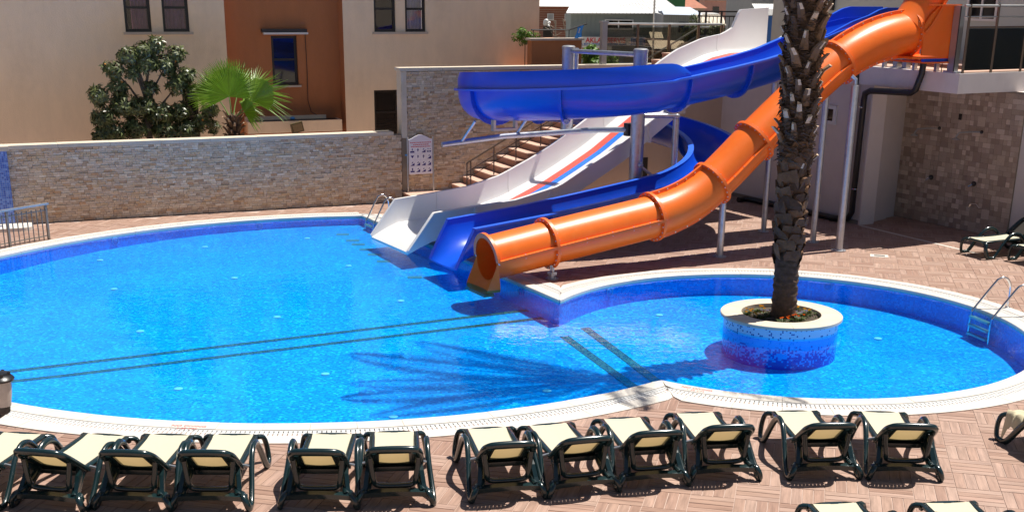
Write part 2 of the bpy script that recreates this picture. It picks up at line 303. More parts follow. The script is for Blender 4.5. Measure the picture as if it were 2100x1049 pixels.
def planter_mat():
    m = bpy.data.materials.new('planter_mosaic'); m.use_nodes = True; n = m.node_tree.nodes; L = m.node_tree.links; p = n['Principled BSDF']; p.inputs['Roughness'].default_value = 0.22
    tc = n.new('ShaderNodeTexCoord'); mp = n.new('ShaderNodeMapping'); mp.inputs['Scale'].default_value = (1/0.026, 1/0.026, 0); L.new(tc.outputs['UV'], mp.inputs[0])
    fl = n.new('ShaderNodeVectorMath'); fl.operation = 'FLOOR'; L.new(mp.outputs[0], fl.inputs[0])
    wn = n.new('ShaderNodeTexWhiteNoise'); wn.noise_dimensions = '2D'; L.new(fl.outputs[0], wn.inputs[0])
    sx = n.new('ShaderNodeSeparateXYZ'); L.new(tc.outputs['UV'], sx.inputs[0])            # y = height
    # probability of a violet tile grows towards the foot (printed mosaic gradient)
    mr = n.new('ShaderNodeMapRange'); mr.inputs['From Min'].default_value = -0.12; mr.inputs['From Max'].default_value = -0.46; mr.inputs['To Min'].default_value = 0.0; mr.inputs['To Max'].default_value = 1.0; L.new(sx.outputs[1], mr.inputs[0])
    lt = n.new('ShaderNodeMath'); lt.operation = 'LESS_THAN'; L.new(wn.outputs[0], lt.inputs[0]); L.new(mr.outputs[0], lt.inputs[1])
    mi = n.new('ShaderNodeMix'); mi.data_type = 'RGBA'; mi.inputs[6].default_value = (0.02,0.38,0.92,1); mi.inputs[7].default_value = (0.04,0.06,0.52,1); L.new(lt.outputs[0], mi.inputs[0])
    # upper white-blue band with scattered dots
    frc = n.new('ShaderNodeVectorMath'); frc.operation = 'FRACTION'; L.new(mp.outputs[0], frc.inputs[0])
    sb = n.new('ShaderNodeVectorMath'); sb.operation = 'DISTANCE'; sb.inputs[1].default_value = (0.5,0.5,0); L.new(frc.outputs[0], sb.inputs[0])
    l1 = n.new('ShaderNodeMath'); l1.operation = 'LESS_THAN'; l1.inputs[1].default_value = 0.46; L.new(sb.outputs['Value'], l1.inputs[0])
    l2 = n.new('ShaderNodeMath'); l2.operation = 'LESS_THAN'; l2.inputs[1].default_value = 0.15; L.new(wn.outputs[0], l2.inputs[0])
    ml = n.new('ShaderNodeMath'); ml.operation = 'MULTIPLY'; L.new(l1.outputs[0], ml.inputs[0]); L.new(l2.outputs[0], ml.inputs[1])
    md = n.new('ShaderNodeMix'); md.data_type = 'RGBA'; md.inputs[6].default_value = (0.50,0.68,0.88,1); md.inputs[7].default_value = (0.02,0.07,0.30,1); L.new(ml.outputs[0], md.inputs[0])
    gt = n.new('ShaderNodeMath'); gt.operation = 'GREATER_THAN'; gt.inputs[1].default_value = -0.055; L.new(sx.outputs[1], gt.inputs[0])
    mf = n.new('ShaderNodeMix'); mf.data_type = 'RGBA'; L.new(gt.outputs[0], mf.inputs[0]); L.new(mi.outputs[2], mf.inputs[6]); L.new(md.outputs[2], mf.inputs[7])
    L.new(mf.outputs[2], p.inputs['Base Color'])
    return m
MT['planterw'] = planter_mat()
# ================================================================== POOL OUTLINE
def smooth(a, b, x):
    t = min(max((x-a)/(b-a), 0), 1); return t*t*(3-2*t)
CA = Vector((1.855, 14.916)); CB = Vector((-3.21, 26.50)); CC = Vector((0.715, 19.118)); RC = Vector((3.891, 17.71)); RR = 3.46
def ray_circle(o, d, c, r):
    oc = o-c; b = oc.dot(d); cc = oc.dot(oc)-r*r; return -b+math.sqrt(max(b*b-cc, 0))
segs = []
LC = Vector((-2.79, 19.72)); a0 = math.atan2(*(CA-LC).yx); a1 = math.atan2(*(CB-LC).yx)
pts = []
while a1 > a0: a1 -= 2*math.pi
N1 = 300
for i in range(N1+1):
    a = a0+(a1-a0)*i/N1; d = Vector((math.cos(a), math.sin(a)))
    rn = ray_circle(LC, d, Vector((-2.864, 20.146)), 7.021); rf = ray_circle(LC, d, Vector((-2.077, 18.928)), 7.639)
    y = LC.y+6.6*d.y; k = smooth(17.0, 22.5, y)
    pts.append(LC+d*(rn*(1-k)+rf*k))
pts[0] = CA.copy(); pts[-1] = CB.copy(); segs.append(pts)
segs.append([CB+(CC-CB)*(i/80) for i in range(81)])
b0 = math.atan2(*(CC-RC).yx); b1 = math.atan2(*(CA-RC).yx)
while b1 > b0: b1 -= 2*math.pi
pts = [RC+Vector((math.cos(b0+(b1-b0)*i/200), math.sin(b0+(b1-b0)*i/200)))*RR for i in range(201)]
pts[0] = CC.copy(); pts[-1] = CA.copy(); segs.append(pts)
# outward normals; the outline runs clockwise seen from above, outside on the left hand
BIS = [(CA, Vector((0.103, -0.995)).normalized()), (CC, Vector((0.0577, 0.998)).normalized())]
def width(y): return 0.63+(0.38-0.63)*min(max((y-13.5)/10.0, 0), 1)
OUT = []          # (point, normal, tmax)
for si, P in enumerate(segs):
    for i, p in enumerate(P):
        if si < 2 and i == len(P)-1 and si != 0: pass
        T = (P[min(i+1, len(P)-1)]-P[max(i-1, 0)]).normalized(); nn = Vector((-T.y, T.x)); tm = 9.0
        for c, bd in BIS:
            if (p-c).length < 1.6:
                den = nn.x*bd.y-nn.y*bd.x
                if abs(den) > 1e-6:
                    t = ((c.x-p.x)*bd.y-(c.y-p.y)*bd.x)/den
                    kk = (p+nn*t-c).dot(bd)
                    if t >= -1e-6 and kk > -1e-6: tm = min(tm, max(t, 0.0))
        OUT.append((p, nn, tm))
    if si == 0:       # rounded outer corner at the far end
        n0 = OUT[-1][1]; T2 = (CC-CB).normalized(); n1 = Vector((-T2.y, T2.x))
        for k in range(1, 8):
            OUT.append((CB.copy(), (n0*(1-k/8)+n1*(k/8)).normalized(), 9.0))
OP = np.array([[p.x, p.y] for p, n_, t in OUT]); ON = np.array([[n_.x, n_.y] for p, n_, t in OUT])
def off(i, f):
    p, n_, t = OUT[i % len(OUT)]; return p+n_*min(f*width(p.y), t)
def in_pool(x, y):
    X = OP[:, 0]; Y = OP[:, 1]; X2 = np.roll(X, -1); Y2 = np.roll(Y, -1)
    c = ((Y > y) != (Y2 > y)) & (x < (X2-X)*(y-Y)/(Y2-Y+1e-12)+X)
    return bool(np.count_nonzero(c) % 2)
def sd(x, y):
    d = np.hypot(OP[:, 0]-x, OP[:, 1]-y); i = int(np.argmin(d)); return (-d[i] if in_pool(x, y) else d[i]), i
def dedup(P):
    Q = []
    for p in P:
        if not Q or (p-Q[-1]).length > 1e-4: Q.append(p)
    if (Q[0]-Q[-1]).length < 1e-4: Q.pop()
    return Q
def sheet_with_hole(outer, hole, z):
    bm = bmesh.new(); es = []
    for P in (outer, hole):
        vv = [bm.verts.new((p[0], p[1], z)) for p in P]
        for i in range(len(vv)): es.append(bm.edges.new((vv[i], vv[(i+1) % len(vv)])))
    bmesh.ops.triangle_fill(bm, use_beauty=True, use_dissolve=False, edges=es, normal=(0,0,1))
    v_ = [tuple(v.co) for v in bm.verts]; bm.verts.index_update(); f_ = [tuple(v.index for v in f.verts) for f in bm.faces]; bm.free()
    return v_, f_
# ------------------------------------------------------------------ ground, deck base
mb = MB()
X0, X1, Y0, Y1 = -16.0, 14.0, 2.0, 31.2
BIG = 400
for a in ((-BIG, BIG, Y1, BIG), (-BIG, BIG, -BIG, Y0), (-BIG, X0, Y0, Y1), (X1, BIG, Y0, Y1)):
    mb.add([(a[0],a[2],-0.04),(a[1],a[2],-0.04),(a[1],a[3],-0.04),(a[0],a[3],-0.04)], [(0,1,2,3)])
mb.build('ground', MT['ground'], kind='structure')
hole = dedup([off(i, 0.5) for i in range(len(OUT))])
mb = MB(); v_, f_ = sheet_with_hole([(X0,Y0),(X1,Y0),(X1,Y1),(X0,Y1)], [(p.x,p.y) for p in hole], -0.003)
mb.add(v_, f_); deck = mb.build('pool_deck', MT['grout'], kind='structure')
# ------------------------------------------------------------------ deck planks (basket weave of wood-look tiles)
def clip(poly, q, n_, lim):
    out = []
    for i in range(len(poly)):
        a, b = poly[i], poly[(i+1) % len(poly)]
        da = (a[0]-q[0])*n_[0]+(a[1]-q[1])*n_[1]-lim; db = (b[0]-q[0])*n_[0]+(b[1]-q[1])*n_[1]-lim
        if da >= 0: out.append(a)
        if (da >= 0) != (db >= 0):
            t = da/(da-db); out.append((a[0]+(b[0]-a[0])*t, a[1]+(b[1]-a[1])*t, a[2]+(b[2]-a[2])*t, a[3]+(b[3]-a[3])*t))
    return out
cth, sth = math.cos(R(-13)), math.sin(R(-13))
TS = 0.42; PW = TS/4; planks = []
cN = E0.x*EN.x+E0.y*EN.y
RMAT = camo.matrix_world.inverted()
def pix(p):
    q = RMAT @ Vector(p)
    if q.z > -0.5: return None
    return (1050+F_PX*q.x/-q.z, 908.9-F_PX*q.y/-q.z)
for gi in range(-60, 60):
    for gj in range(-5, 85):
        cx = gi*TS+TS/2; cy = gj*TS+TS/2
        x = cx*cth-cy*sth; y = cx*sth+cy*cth
        if not (7.6 < y < 30.5): continue
        px = pix((x, y, 0))
        if px is None or px[0] < -330 or px[0] > 2430 or px[1] > 1330: continue
        if x*EN.x+y*EN.y < cN+0.05: continue
        s_ = x*US.x+y*US.y; w_ = x*VS.x+y*VS.y
        if s_ > 20.7 or (s_ > 19.15 and w_ < -19.6): continue
        dd, ii = sd(x, y)
        if dd < -0.35: continue
        for k in range(4):
            u0, u1 = -TS/2+0.003, TS/2-0.003; v0 = -TS/2+k*PW+0.0045; v1 = v0+PW-0.009
            ru, rv_ = rnd.uniform(0, 90), rnd.uniform(0, 90)
            loc = [(u0,v0),(u1,v0),(u1,v1),(u0,v1)]
            if (gi+gj) % 2: loc = [(-b, a) for a, b in loc]
            uvs = [(u0+ru,v0+rv_),(u1+ru,v0+rv_),(u1+ru,v1+rv_),(u0+ru,v1+rv_)]
            P = [((cx+a)*cth-(cy+b)*sth, (cx+a)*sth+(cy+b)*cth, uv[0], uv[1]) for (a, b), uv in zip(loc, uvs)]
            if dd < 0.75:
                mx_ = sum(p[0] for p in P)/4; my_ = sum(p[1] for p in P)/4
                d2, i2 = sd(mx_, my_)
                for j in (i2, i2):
                    q = OP[j]; P = clip(P, q, ON[j], 0.5*width(q[1]))
                if len(P) >= 3:
                    bad = False
                    for p in P:
                        d3, i3 = sd(p[0], p[1])
                        if d3 < 0.25*width(p[1]):
                            P = clip(P, OP[i3], ON[i3], 0.45*width(p[1])); break
                if len(P) < 3 or any(in_pool(p[0], p[1]) for p in P): continue
            planks.append((y, P, rnd.uniform(-0.0012, 0.0012)))
vis = []
for y, P, dz in planks:
    px = pix((P[0][0], P[0][1], 0)); A = 0
    on = px and -5 < px[0] < 2105 and px[1] < 1055
    vis.append((0 if on else 1, y))
order = sorted(range(len(planks)), key=lambda i: vis[i])
def add_plank(mb, P, dz, org=(0,0)):
    n_ = len(P); top = [(p[0]-org[0], p[1]-org[1], 0.004+dz) for p in P]; bot = [(p[0]-org[0], p[1]-org[1], -0.008) for p in P]
    uv = [(p[2], p[3]) for p in P]
    mb.uv[len(mb.f)] = uv
    mb.add(top+bot, [tuple(range(n_))]+[(i, i+n_, (i+1) % n_+n_, (i+1) % n_) for i in range(n_)])
for i in order[:300]:
    y, P, dz = planks[i]; m_ = MB(); add_plank(m_, P, dz); m_.build('plank', MT['plank'], deck)
m_ = MB()
for i in order[300:]: add_plank(m_, planks[i][1], planks[i][2])
m_.build('plank_field', MT['plank'], deck, kind='stuff')
# ------------------------------------------------------------------ coping of stones, gutter grating
coping = MB()
n_out = len(OUT)
mbc = MB()                                            # gutter channel bed
mbc.rings([[Vector((*off(i, f), z)) for f, z in ((0.34,0.0),(0.34,-0.02),(0.64,-0.02),(0.64,0.0))] for i in range(n_out)], False, False, True)
cop = mbc.build('pool_coping', MT['gutter'], kind='structure')
arc = [0.0]
for i in range(1, n_out): arc.append(arc[-1]+(OUT[i][0]-OUT[i-1][0]).length)
def resample(s_):
    i = min(max(int(np.searchsorted(arc, s_)), 1), n_out-1); d = arc[i]-arc[i-1]; k = 0 if d < 1e-9 else (s_-arc[i-1])/d
    return i-1, k
def offs(s_, f):
    i, k = resample(s_); return off(i, f)*(1-k)+off(i+1, f)*k
TOT = arc[-1]
def stone_band(f0, f1, step, zt, gap, prof, zb=-0.02):
    ns = int(TOT/step)
    brk = [TOT*i/ns for i in range(ns+1)]
    for c in (arc[n_out-201], arc[len(segs[0])-1]):       # joints at the corners
        j = min(range(len(brk)), key=lambda i: abs(brk[i]-c)); brk[j] = c
    for i in range(ns):
        a, b = brk[i]+gap/2, brk[i+1]-gap/2; RG = []; dz = rnd.uniform(-0.0015, 0.0015)
        for k in range(5):
            s_ = a+(b-a)*k/4; o0 = offs(s_, f0); o1 = offs(s_, f1)
            if (o1-o0).length < 0.004: o1 = o0+(o0-offs(s_, f0-0.05))
            RG.append([Vector((*o0, zb)), Vector((*o0, zt+dz-prof)), Vector((*(o0+(o1-o0).normalized()*prof), zt+dz)), Vector((*o1, zt+dz)), Vector((*o1, -0.02))])
        m_ = MB(); m_.rings(RG, True, True); m_.build('coping_stone', MT['coping'], cop)
stone_band(-0.03, 0.335, 0.5, 0.016, 0.004, 0.008, -0.05)
stone_band(0.645, 1.0, 0.5, 0.016, 0.004, 0.001)
gr = MB(); ng = int(TOT/0.05)
for i in range(ng):
    a = TOT*i/ng; b = a+0.036
    if b > TOT: continue
    for f0, f1 in ((0.37, 0.475), (0.505, 0.61)):
        p = [offs(a, f0), offs(b, f0), offs(b, f1), offs(a, f1)]
        if (p[0]-p[3]).length < 0.02: continue
        gr.add([(q.x, q.y, 0.008) for q in p]+[(q.x, q.y, -0.012) for q in p], [(0,1,2,3),(0,4,5,1),(1,5,6,2),(2,6,7,3),(3,7,4,0)])
for f0, f1 in ((0.34, 0.372), (0.473, 0.507), (0.608, 0.64)):
    gr.rings([[Vector((*off(i, f0), -0.012)), Vector((*off(i, f0), 0.009)), Vector((*off(i, f1), 0.009)), Vector((*off(i, f1), -0.012))] for i in range(n_out)], False, False, True)
gr.build('gutter_grating', MT['grate'], cop, kind='stuff')
# ------------------------------------------------------------------ basin
FLOOR_Z = -0.50
def FZ(y): return -0.5 if y < 16.5 else -0.5+0.3*(y-16.5)/9.5          # the floor rises towards the far side
PQ = dedup([p.copy() for p, n_, t in OUT]); nq = len(PQ)
mb = MB(); L_ = 0.0
for i in range(nq):
    a, b = PQ[i], PQ[(i+1) % nq]; l = (b-a).length
    mb.uv[len(mb.f)] = [(L_, 0), (L_+l, 0), (L_+l, FLOOR_Z), (L_, FLOOR_Z)]
    mb.add([(a.x,a.y,0.0),(b.x,b.y,0.0),(b.x,b.y,FLOOR_Z-0.02),(a.x,a.y,FLOOR_Z-0.02)], [(0,1,2,3)]); L_ += l
basin = mb.build('pool_wall', MT['pwall'], kind='structure')
bm = bmesh.new(); bm.faces.new([bm.verts.new((p.x,p.y,FLOOR_Z)) for p in PQ]); bmesh.ops.triangulate(bm, faces=bm.faces[:])
bmesh.ops.bisect_plane(bm, geom=bm.verts[:]+bm.edges[:]+bm.faces[:], plane_co=(0,16.5,0), plane_no=(0,1,0))
for v_ in bm.verts: v_.co.z = FZ(v_.co.y)
me = bpy.data.meshes.new('pool_floor'); bm.normal_update()
for f in bm.faces:
    if f.normal.z < 0: f.normal_flip()
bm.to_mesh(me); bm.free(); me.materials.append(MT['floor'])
pf = bpy.data.objects.new('pool_floor', me); COL.objects.link(pf); pf['kind'] = 'structure'; WM[pf.name] = Matrix.Identity(4)
WATER_Z = -0.028
bm = bmesh.new(); bm.faces.new([bm.verts.new((p.x,p.y,WATER_Z)) for p in PQ]); bmesh.ops.triangulate(bm, faces=bm.faces[:])
for f in bm.faces:
    if f.normal.z < 0: f.normal_flip()
me = bpy.data.meshes.new('pool_water'); bm.to_mesh(me); bm.free(); me.materials.append(MT['water'])
wo = bpy.data.objects.new('pool_water', me); COL.objects.link(wo); wo['kind'] = 'structure'
def strip(a, b, wd, name, mat, ext0=0, ext1=0):
    a = Vector(a); b = Vector(b); d = (b-a).normalized(); n_ = Vector((-d.y, d.x))*wd/2; a = a-d*ext0; b = b+d*ext1
    m_ = MB(); R_ = []
    for k in range(25):
        p = a+(b-a)*(k/24); l, r_ = p+n_, p-n_; R_.append([Vector((r_.x, r_.y, FZ(r_.y)+0.001)), Vector((r_.x, r_.y, FZ(r_.y)+0.006)), Vector((l.x, l.y, FZ(l.y)+0.006)), Vector((l.x, l.y, FZ(l.y)+0.001))])
    m_.rings(R_, True, True); return m_.build(name, mat, pf)
strip((-6.96,16.65),(0.09,19.97),0.115,'lane_line',MT['lane'],1.6,0.22); strip((-6.79,16.2),(0.25,19.49),0.115,'lane_line',MT['lane'],1.8,0.25)
strip((0.76,18.65),(1.62,16.34),0.15,'lane_line',MT['lane'],-0.05,1.1); strip((1.10,19.12),(2.0,16.47),0.15,'lane_line',MT['lane'],-0.05,1.0)
greyt = M('grey_floor_tile', (0.10,0.22,0.28), 0.5, var=0.15)
for x, y in ((-3.5,25.51),(-3.23,24.97),(-3.08,24.63),(-2.88,24.2),(-2.67,23.79),(-2.44,23.25),(-1.77,22.09)):
    c = Vector((x, y)); 
    if in_pool(x, y): strip(c-Vector((0.13,0.0)), c+Vector((0.13,0.02)), 0.17, 'grey_tile', greyt)
inl = M('floor_inlet_plastic', (0.50,0.72,0.80), 0.4)
for x, y in ((-6.02,24.26),(-7.7,23.09),(-4.16,25.1),(-4.95,21.89),(-3.05,22.87),(-6.83,21.05),(-5.7,18.6),(-4.45,15.95),(-2.6,16.68),(-1.49,14.9),(0.46,16.04),(2.36,19.82),(5.59,18.66),(2.03,16.14),(-1.88,20.5),(-3.76,19.46)):
    if in_pool(x, y):
        m_ = MB(); m_.lathe(Vector((x,y,FZ(y)+0.004)), [(0.06,0.0),(0.06,0.008),(0.045,0.014),(0.001,0.014)], 14); m_.build('floor_inlet', inl, pf, 40)
lens = M('pool_light_lens', (0.08,0.22,0.62), 0.2); lring = M('pool_light_ring', (0.16,0.36,0.72), 0.3)
for x, y in ((0.10,20.27),(1.60,20.30),(5.3,20.87),(-5.29,25.86),(-7.76,24.08),(7.2,18.6)):
    d, i = sd(x, y); p, nn, t = OUT[i]; nn3 = Vector((-nn.x,-nn.y,0)); sd3 = nn3.cross(ZZ); c = Vector((p.x,p.y,-0.12))
    m_ = MB(); m_.rings([[c+nn3*h+sd3*(r*math.cos(a))+ZZ*(r*math.sin(a)) for a in [2*math.pi*k/20 for k in range(20)]] for r, h in ((0.075,0.002),(0.075,0.02),(0.058,0.024))], True, False); ri = m_.build('pool_light', lring, basin, 40)
    m_ = MB(); m_.rings([[c+nn3*h+sd3*(r*math.cos(a))+ZZ*(r*math.sin(a)) for a in [2*math.pi*k/20 for k in range(20)]] for r, h in ((0.058,0.015),(0.036,0.026),(0.001,0.03))], True, False); m_.build('lens', lens, ri, 60)
def floor_text(txt, px_mid, ang, size, dz=0.021):
    cu = bpy.data.curves.new('t', 'FONT'); cu.body = txt; cu.size = size; cu.align_x = 'CENTER'
    o = bpy.data.objects.new('t', cu); COL.objects.link(o); dg = bpy.context.evaluated_depsgraph_get()
    me = bpy.data.meshes.new_from_object(o.evaluated_get(dg)); bpy.data.objects.remove(o)
    ob = bpy.data.objects.new('painted_lettering', me); COL.objects.link(ob); ob.parent = cop; me.materials.clear(); me.materials.append(MT['redp'])
    ob.location = (px_mid[0], px_mid[1], dz); ob.rotation_euler = (0, 0, ang)
floor_text('NO DIVING', (-3.55,12.985), R(-5), 0.075); floor_text('1.35 CM', (-3.56,12.91), R(-5), 0.065)
floor_text('NO DIVING', (2.23,14.56), R(-26), 0.075); floor_text('1.35 CM', (2.20,14.49), R(-26), 0.065)
# floor drain and threshold strip
t = thing('floor_drain', 'small square white drain cover with dark slots set in the sunlit paving by the showers', 'drain', (6.70,22.87,0.0), R(-13))
m_ = MB(); m_.box(Vector((6.7,22.87,0)), Vector((cth,sth,0)), Vector((-sth,cth,0)), (-0.16,0.16,-0.12,0.12,0.0,0.009)); m_.build('cover', MT['coping'], t)
for k in (-1, 0, 1):
    m_ = MB(); m_.box(Vector((6.7,22.87,0)), Vector((cth,sth,0)), Vector((-sth,cth,0)), (-0.09,0.10,k*0.04-0.01,k*0.04+0.01,0.008,0.0115)); m_.build('slot', MT['shade'], t)
m_ = MB(); m_.box(Vector((7.16,25.98,0)), Vector((0.46,-0.888,0)), Vector((0.888,0.46,0)), (0,3.2,-0.035,0.035,0.0,0.008)); m_.build('threshold_strip', MT['coping'], deck)
# ================================================================== STONE-CLAD GARDEN WALLS
def cube_mesh(name, mat, jit=0.0, seed=0):
    r_ = random.Random(seed); m_ = bpy.data.meshes.new(name)
    P = [(x+r_.uniform(-jit, jit), y, z+r_.uniform(-jit, jit)*1.5) for z in (-.5, .5) for y in (-.5, .5) for x in (-.5, .5)]
    m_.from_pydata(P, [], [(0,2,3,1),(4,5,7,6),(0,1,5,4),(2,6,7,3),(0,4,6,2),(1,3,7,5)]); m_.materials.append(mat); return m_
SM = [cube_mesh('stone', MT['stone'], 0.025, i) for i in range(8)]
ROTW = Matrix((ET, EN, ZZ)).transposed()
def clad(root, t0, t1, z0, z1, o, name='stone', rowh=0.046, lmin=0.06, lmax=0.18, tvis=(-99, 99)):
    items = []
    nr = int((z1-z0)/rowh); rh = (z1-z0)/nr
    for r in range(nr):
        t = t0-rnd.uniform(0, 0.1)
        while t < t1:
            l = rnd.uniform(lmin, lmax); a, b = max(t, t0), min(t+l, t1); t += l
            if b-a > 0.03: items.append((a, b, z0+r*rh, z0+(r+1)*rh, rnd.choice((0.006, 0.009, 0.012, 0.015, 0.018, 0.024)), rnd.randrange(8)))
    items.sort(key=lambda q: (not (tvis[0] < q[0] and q[1] < tvis[1]), -(q[1]-q[0])))
    for a, b, c, d, pr, k in items[:300]:
        place(name, SM[k], root, B((a+b)/2, o+pr/2-0.01, (c+d)/2), ROTW, (b-a-0.004, pr+0.02, d-c-0.003))
    m_ = MB()
    for a, b, c, d, pr, k in items[300:]:
        r_ = rnd.uniform(-0.0025, 0.0025); m_.wbox(a+0.002, b-0.002, o-0.004, o+pr+r_*0.6, c+0.0015, d-0.0015+r_*0.3)
    m_.build('stone_field', MT['stone'], root, kind='stuff')
T_TALL = 8.20
lw = thing('stone_wall', 'low boundary wall clad in small split stones with a cream coping behind the big pool', 'stone wall', tuple(B(2, 0)))
m_ = MB(); m_.wbox(-6, T_TALL-0.005, -0.25, -0.004, -0.05, 1.47); m_.build('core', MT['mortar'], lw)
clad(lw, -6, T_TALL-0.01, 0.01, 1.465, 0.0, tvis=(0.2, 8.2))
for a in range(-6, 8):
    b = min(a+1, T_TALL-0.012); m_ = MB(); m_.wbox(a+0.002, b-0.002, -0.29, 0.055, 1.472, 1.545+rnd.uniform(-.002,.002)); m_.build('coping_slab', MT['cope'], lw)
tw = thing('stone_wall', 'tall stone-clad wall with cream coping rising behind the slides and the steps', 'stone wall', tuple(B(10, 0)))
m_ = MB(); m_.wbox(T_TALL+0.003, 16.2, -0.25, -0.004, -0.05, 2.81); m_.build('core', MT['mortar'], tw)
clad(tw, T_TALL+0.13, 16.2, 0.01, 2.80, 0.0, tvis=(8.3, 12.5))
m_ = MB(); m_.wbox(T_TALL, T_TALL+0.125, -0.27, 0.035, 1.40, 2.81); m_.build('corner_trim', MT['cope'], tw)
for a in np.arange(T_TALL-0.04, 16.2, 1.0):
    m_ = MB(); m_.wbox(a+0.002, min(a+1, 16.2)-0.002, -0.29, 0.055, 2.815, 2.885+rnd.uniform(-.002,.002)); m_.build('coping_slab', MT['cope'], tw)
# blue mosaic shower pillar and its white tray, far left
sp = thing('shower_pillar', 'blue mosaic shower pillar standing against the left end of the low stone wall', 'shower', tuple(B(-0.5, 0.2)))
m_ = MB(); 
for a, b in (((-1.2,0.24),(0.03,0.24)),((0.03,0.24),(0.03,0.034))):
    p, q = B(*a), B(*b); l = (q-p).length
    m_.uv[len(m_.f)] = [(0,0),(l,0),(l,1.46),(0,1.46)]; m_.add([p+ZZ*0.05, q+ZZ*0.05, q+ZZ*1.468, p+ZZ*1.468], [(0,1,2,3)])
m_.build('mosaic_facing', MT['btile'], sp)
m_ = MB(); m_.wbox(-1.195, 0.024, 0.06, 0.234, 0.0, 1.46); m_.build('core', MT['mortar'], sp)
m_ = MB(); m_.wbox(-1.25, 0.07, 0.034, 0.29, 1.472, 1.56); m_.build('coping_slab', MT['cope'], sp)
st = thing('shower_tray', 'white stone shower tray with rounded front on the paving below the blue mosaic pillar', 'shower tray', tuple(B(-0.4, 0.7)))
m_ = MB(); P = [B(-1.6,0.25), B(-1.6,0.82)]+[B(0.12+0.22*math.cos(a), 0.60+0.22*math.sin(a)) for a in [math.pi/2*(1-k/6) for k in range(7)]]+[B(0.34,0.25)]
m_.poly([(p.x,p.y) for p in P], 0.004, 0.07); m_.build('tray', MT['coping'], st)
m_ = MB(); m_.lathe(B(-0.28,0.5,0.07), [(0.07,0),(0.06,0.006),(0.001,0.006)], 12); m_.build('drain_cap', MT['steel'], st)
# ------------------------------------------------------------------ sign board with pictograms
sb = thing('rules_board', 'white rules board with rows of navy pictograms by the tall stone wall', 'sign board', tuple(B(8.62, 0.12, 0.22)))
for t_ in (8.285, 8.885):
    m_ = MB(); m_.tube([B(t_, 0.14, 0.215), B(t_, 0.14, 1.42)], 0.017, 8); m_.build('post', MT['railgrey'], sb, 40)
pan = []; 
for k in range(13): 
    x = k/12; pan.append((8.31+0.55*x, 1.375+0.10*(0.5-0.5*math.cos(2*math.pi*x))**0.8))
pan = [(8.31, 0.62), (8.86, 0.62)]+pan[::-1]
m_ = MB(); m_.rings([[B(a, o, z) for a, z in pan] for o in (0.125, 0.155)], True, True); pn = m_.build('panel', MT['signw'], sb)
m_ = MB()
for k, (l0, l1) in enumerate(((0.03,0.52),(0.10,0.46),(0.05,0.50))):
    x = l0; z = 1.30-0.045*k
    while x < l1:
        d = rnd.uniform(0.015, 0.05); m_.wbox(8.31+x, 8.31+min(x+d, l1), 0.155, 0.1575, z, z+0.016); x += d+0.009
m_.build('lettering', MT['redp'], pn, kind='stuff')
for r in range(4):
    for c in range(4):
        x0 = 8.33+c*0.131; z0 = 0.655+(3-r)*0.142
        m_ = MB(); m_.wbox(x0, x0+0.116, 0.155, 0.158, z0, z0+0.128); ce = m_.build('pictogram', MT['cellw'], pn)
        m_ = MB(); q = lambda *P: m_.rings([[B(x0+a, o, z0+z) for a, z in P] for o in (0.158, 0.1595)], True, True)
        if r >= 2 or (r, c) in ((0,2),(1,3)):
            if (r, c) == (3,0): q((0.01,0.01),(0.106,0.01),(0.106,0.04),(0.01,0.04)); q((0.045,0.045),(0.07,0.045),(0.07,0.10),(0.045,0.10))
            else: q((0.01,0.01),(0.106,0.01),(0.106,0.07+0.01*(c%2)),(0.05,0.035)); q((0.04,0.06+0.01*(r%2)),(0.075,0.075),(0.07,0.10),(0.05,0.085))
        elif (r, c) == (0,0): q((0.01,0.01),(0.106,0.01),(0.106,0.045),(0.01,0.045)); q((0.048,0.055),(0.068,0.055),(0.068,0.10),(0.048,0.10))
        elif (r, c) == (0,3): q((0.01,0.015),(0.05,0.015),(0.05,0.045),(0.01,0.045)); q((0.065,0.015),(0.106,0.015),(0.106,0.045),(0.065,0.045)); q((0.025,0.075),(0.045,0.075),(0.045,0.095),(0.025,0.095)); q((0.075,0.075),(0.095,0.075),(0.095,0.095),(0.075,0.095))
        elif (r, c) == (1,0): q((0.058,0.03),(0.098,0.09),(0.018,0.09))
        else: q((0.05,0.03),(0.062,0.03),(0.072,0.09),(0.048,0.10)); q((0.035,0.065),(0.085,0.06),(0.085,0.07),(0.035,0.075))
        m_.build('symbol', MT['navy'], ce)
m_ = MB(); m_.wbox(8.23, 8.27, 0.12, 0.16, 1.03, 1.06); m_.build('tag', MT['signblue'], sb)
# ------------------------------------------------------------------ steps beside the wall
stt = thing('staircase', 'terracotta steps with pale treads climbing along the tall stone wall behind the white slide', 'staircase', tuple(B(9.4, 0.6)))
O0, O1 = 0.06, 1.12; ST0 = 9.35; RUN = 0.281; RISE = 0.146
m_ = MB(); m_.wbox(8.2, ST0, O0, 0.72, 0.0, 0.205); m_.build('landing', MT['step'], stt)
m_ = MB(); m_.wbox(8.18, ST0, O0-0.02, 0.74, 0.205, 0.225); m_.build('landing_slab', MT['tread'], stt)
for i in range(20):
    z1 = 0.22+RISE*i; a = ST0+RUN*i
    m_ = MB(); m_.wbox(a, a+RUN, O0, O1, max(z1-RISE*2.2, 0.0) if i < 12 else z1-0.32, z1+RISE-0.025); m_.build('riser', MT['step'], stt)
    m_ = MB(); m_.wbox(a-0.02, a+RUN+0.004, O0, O1+0.015, z1+RISE-0.025, z1+RISE); m_.build('tread', MT['tread'], stt)
hr = thing('stair_handrail', 'bronze tube handrail on slim posts following the terracotta steps', 'handrail', tuple(B(9.8, 1.05, 0.3)))
def rz(t): return 0.94+0.52*(t-9.33)
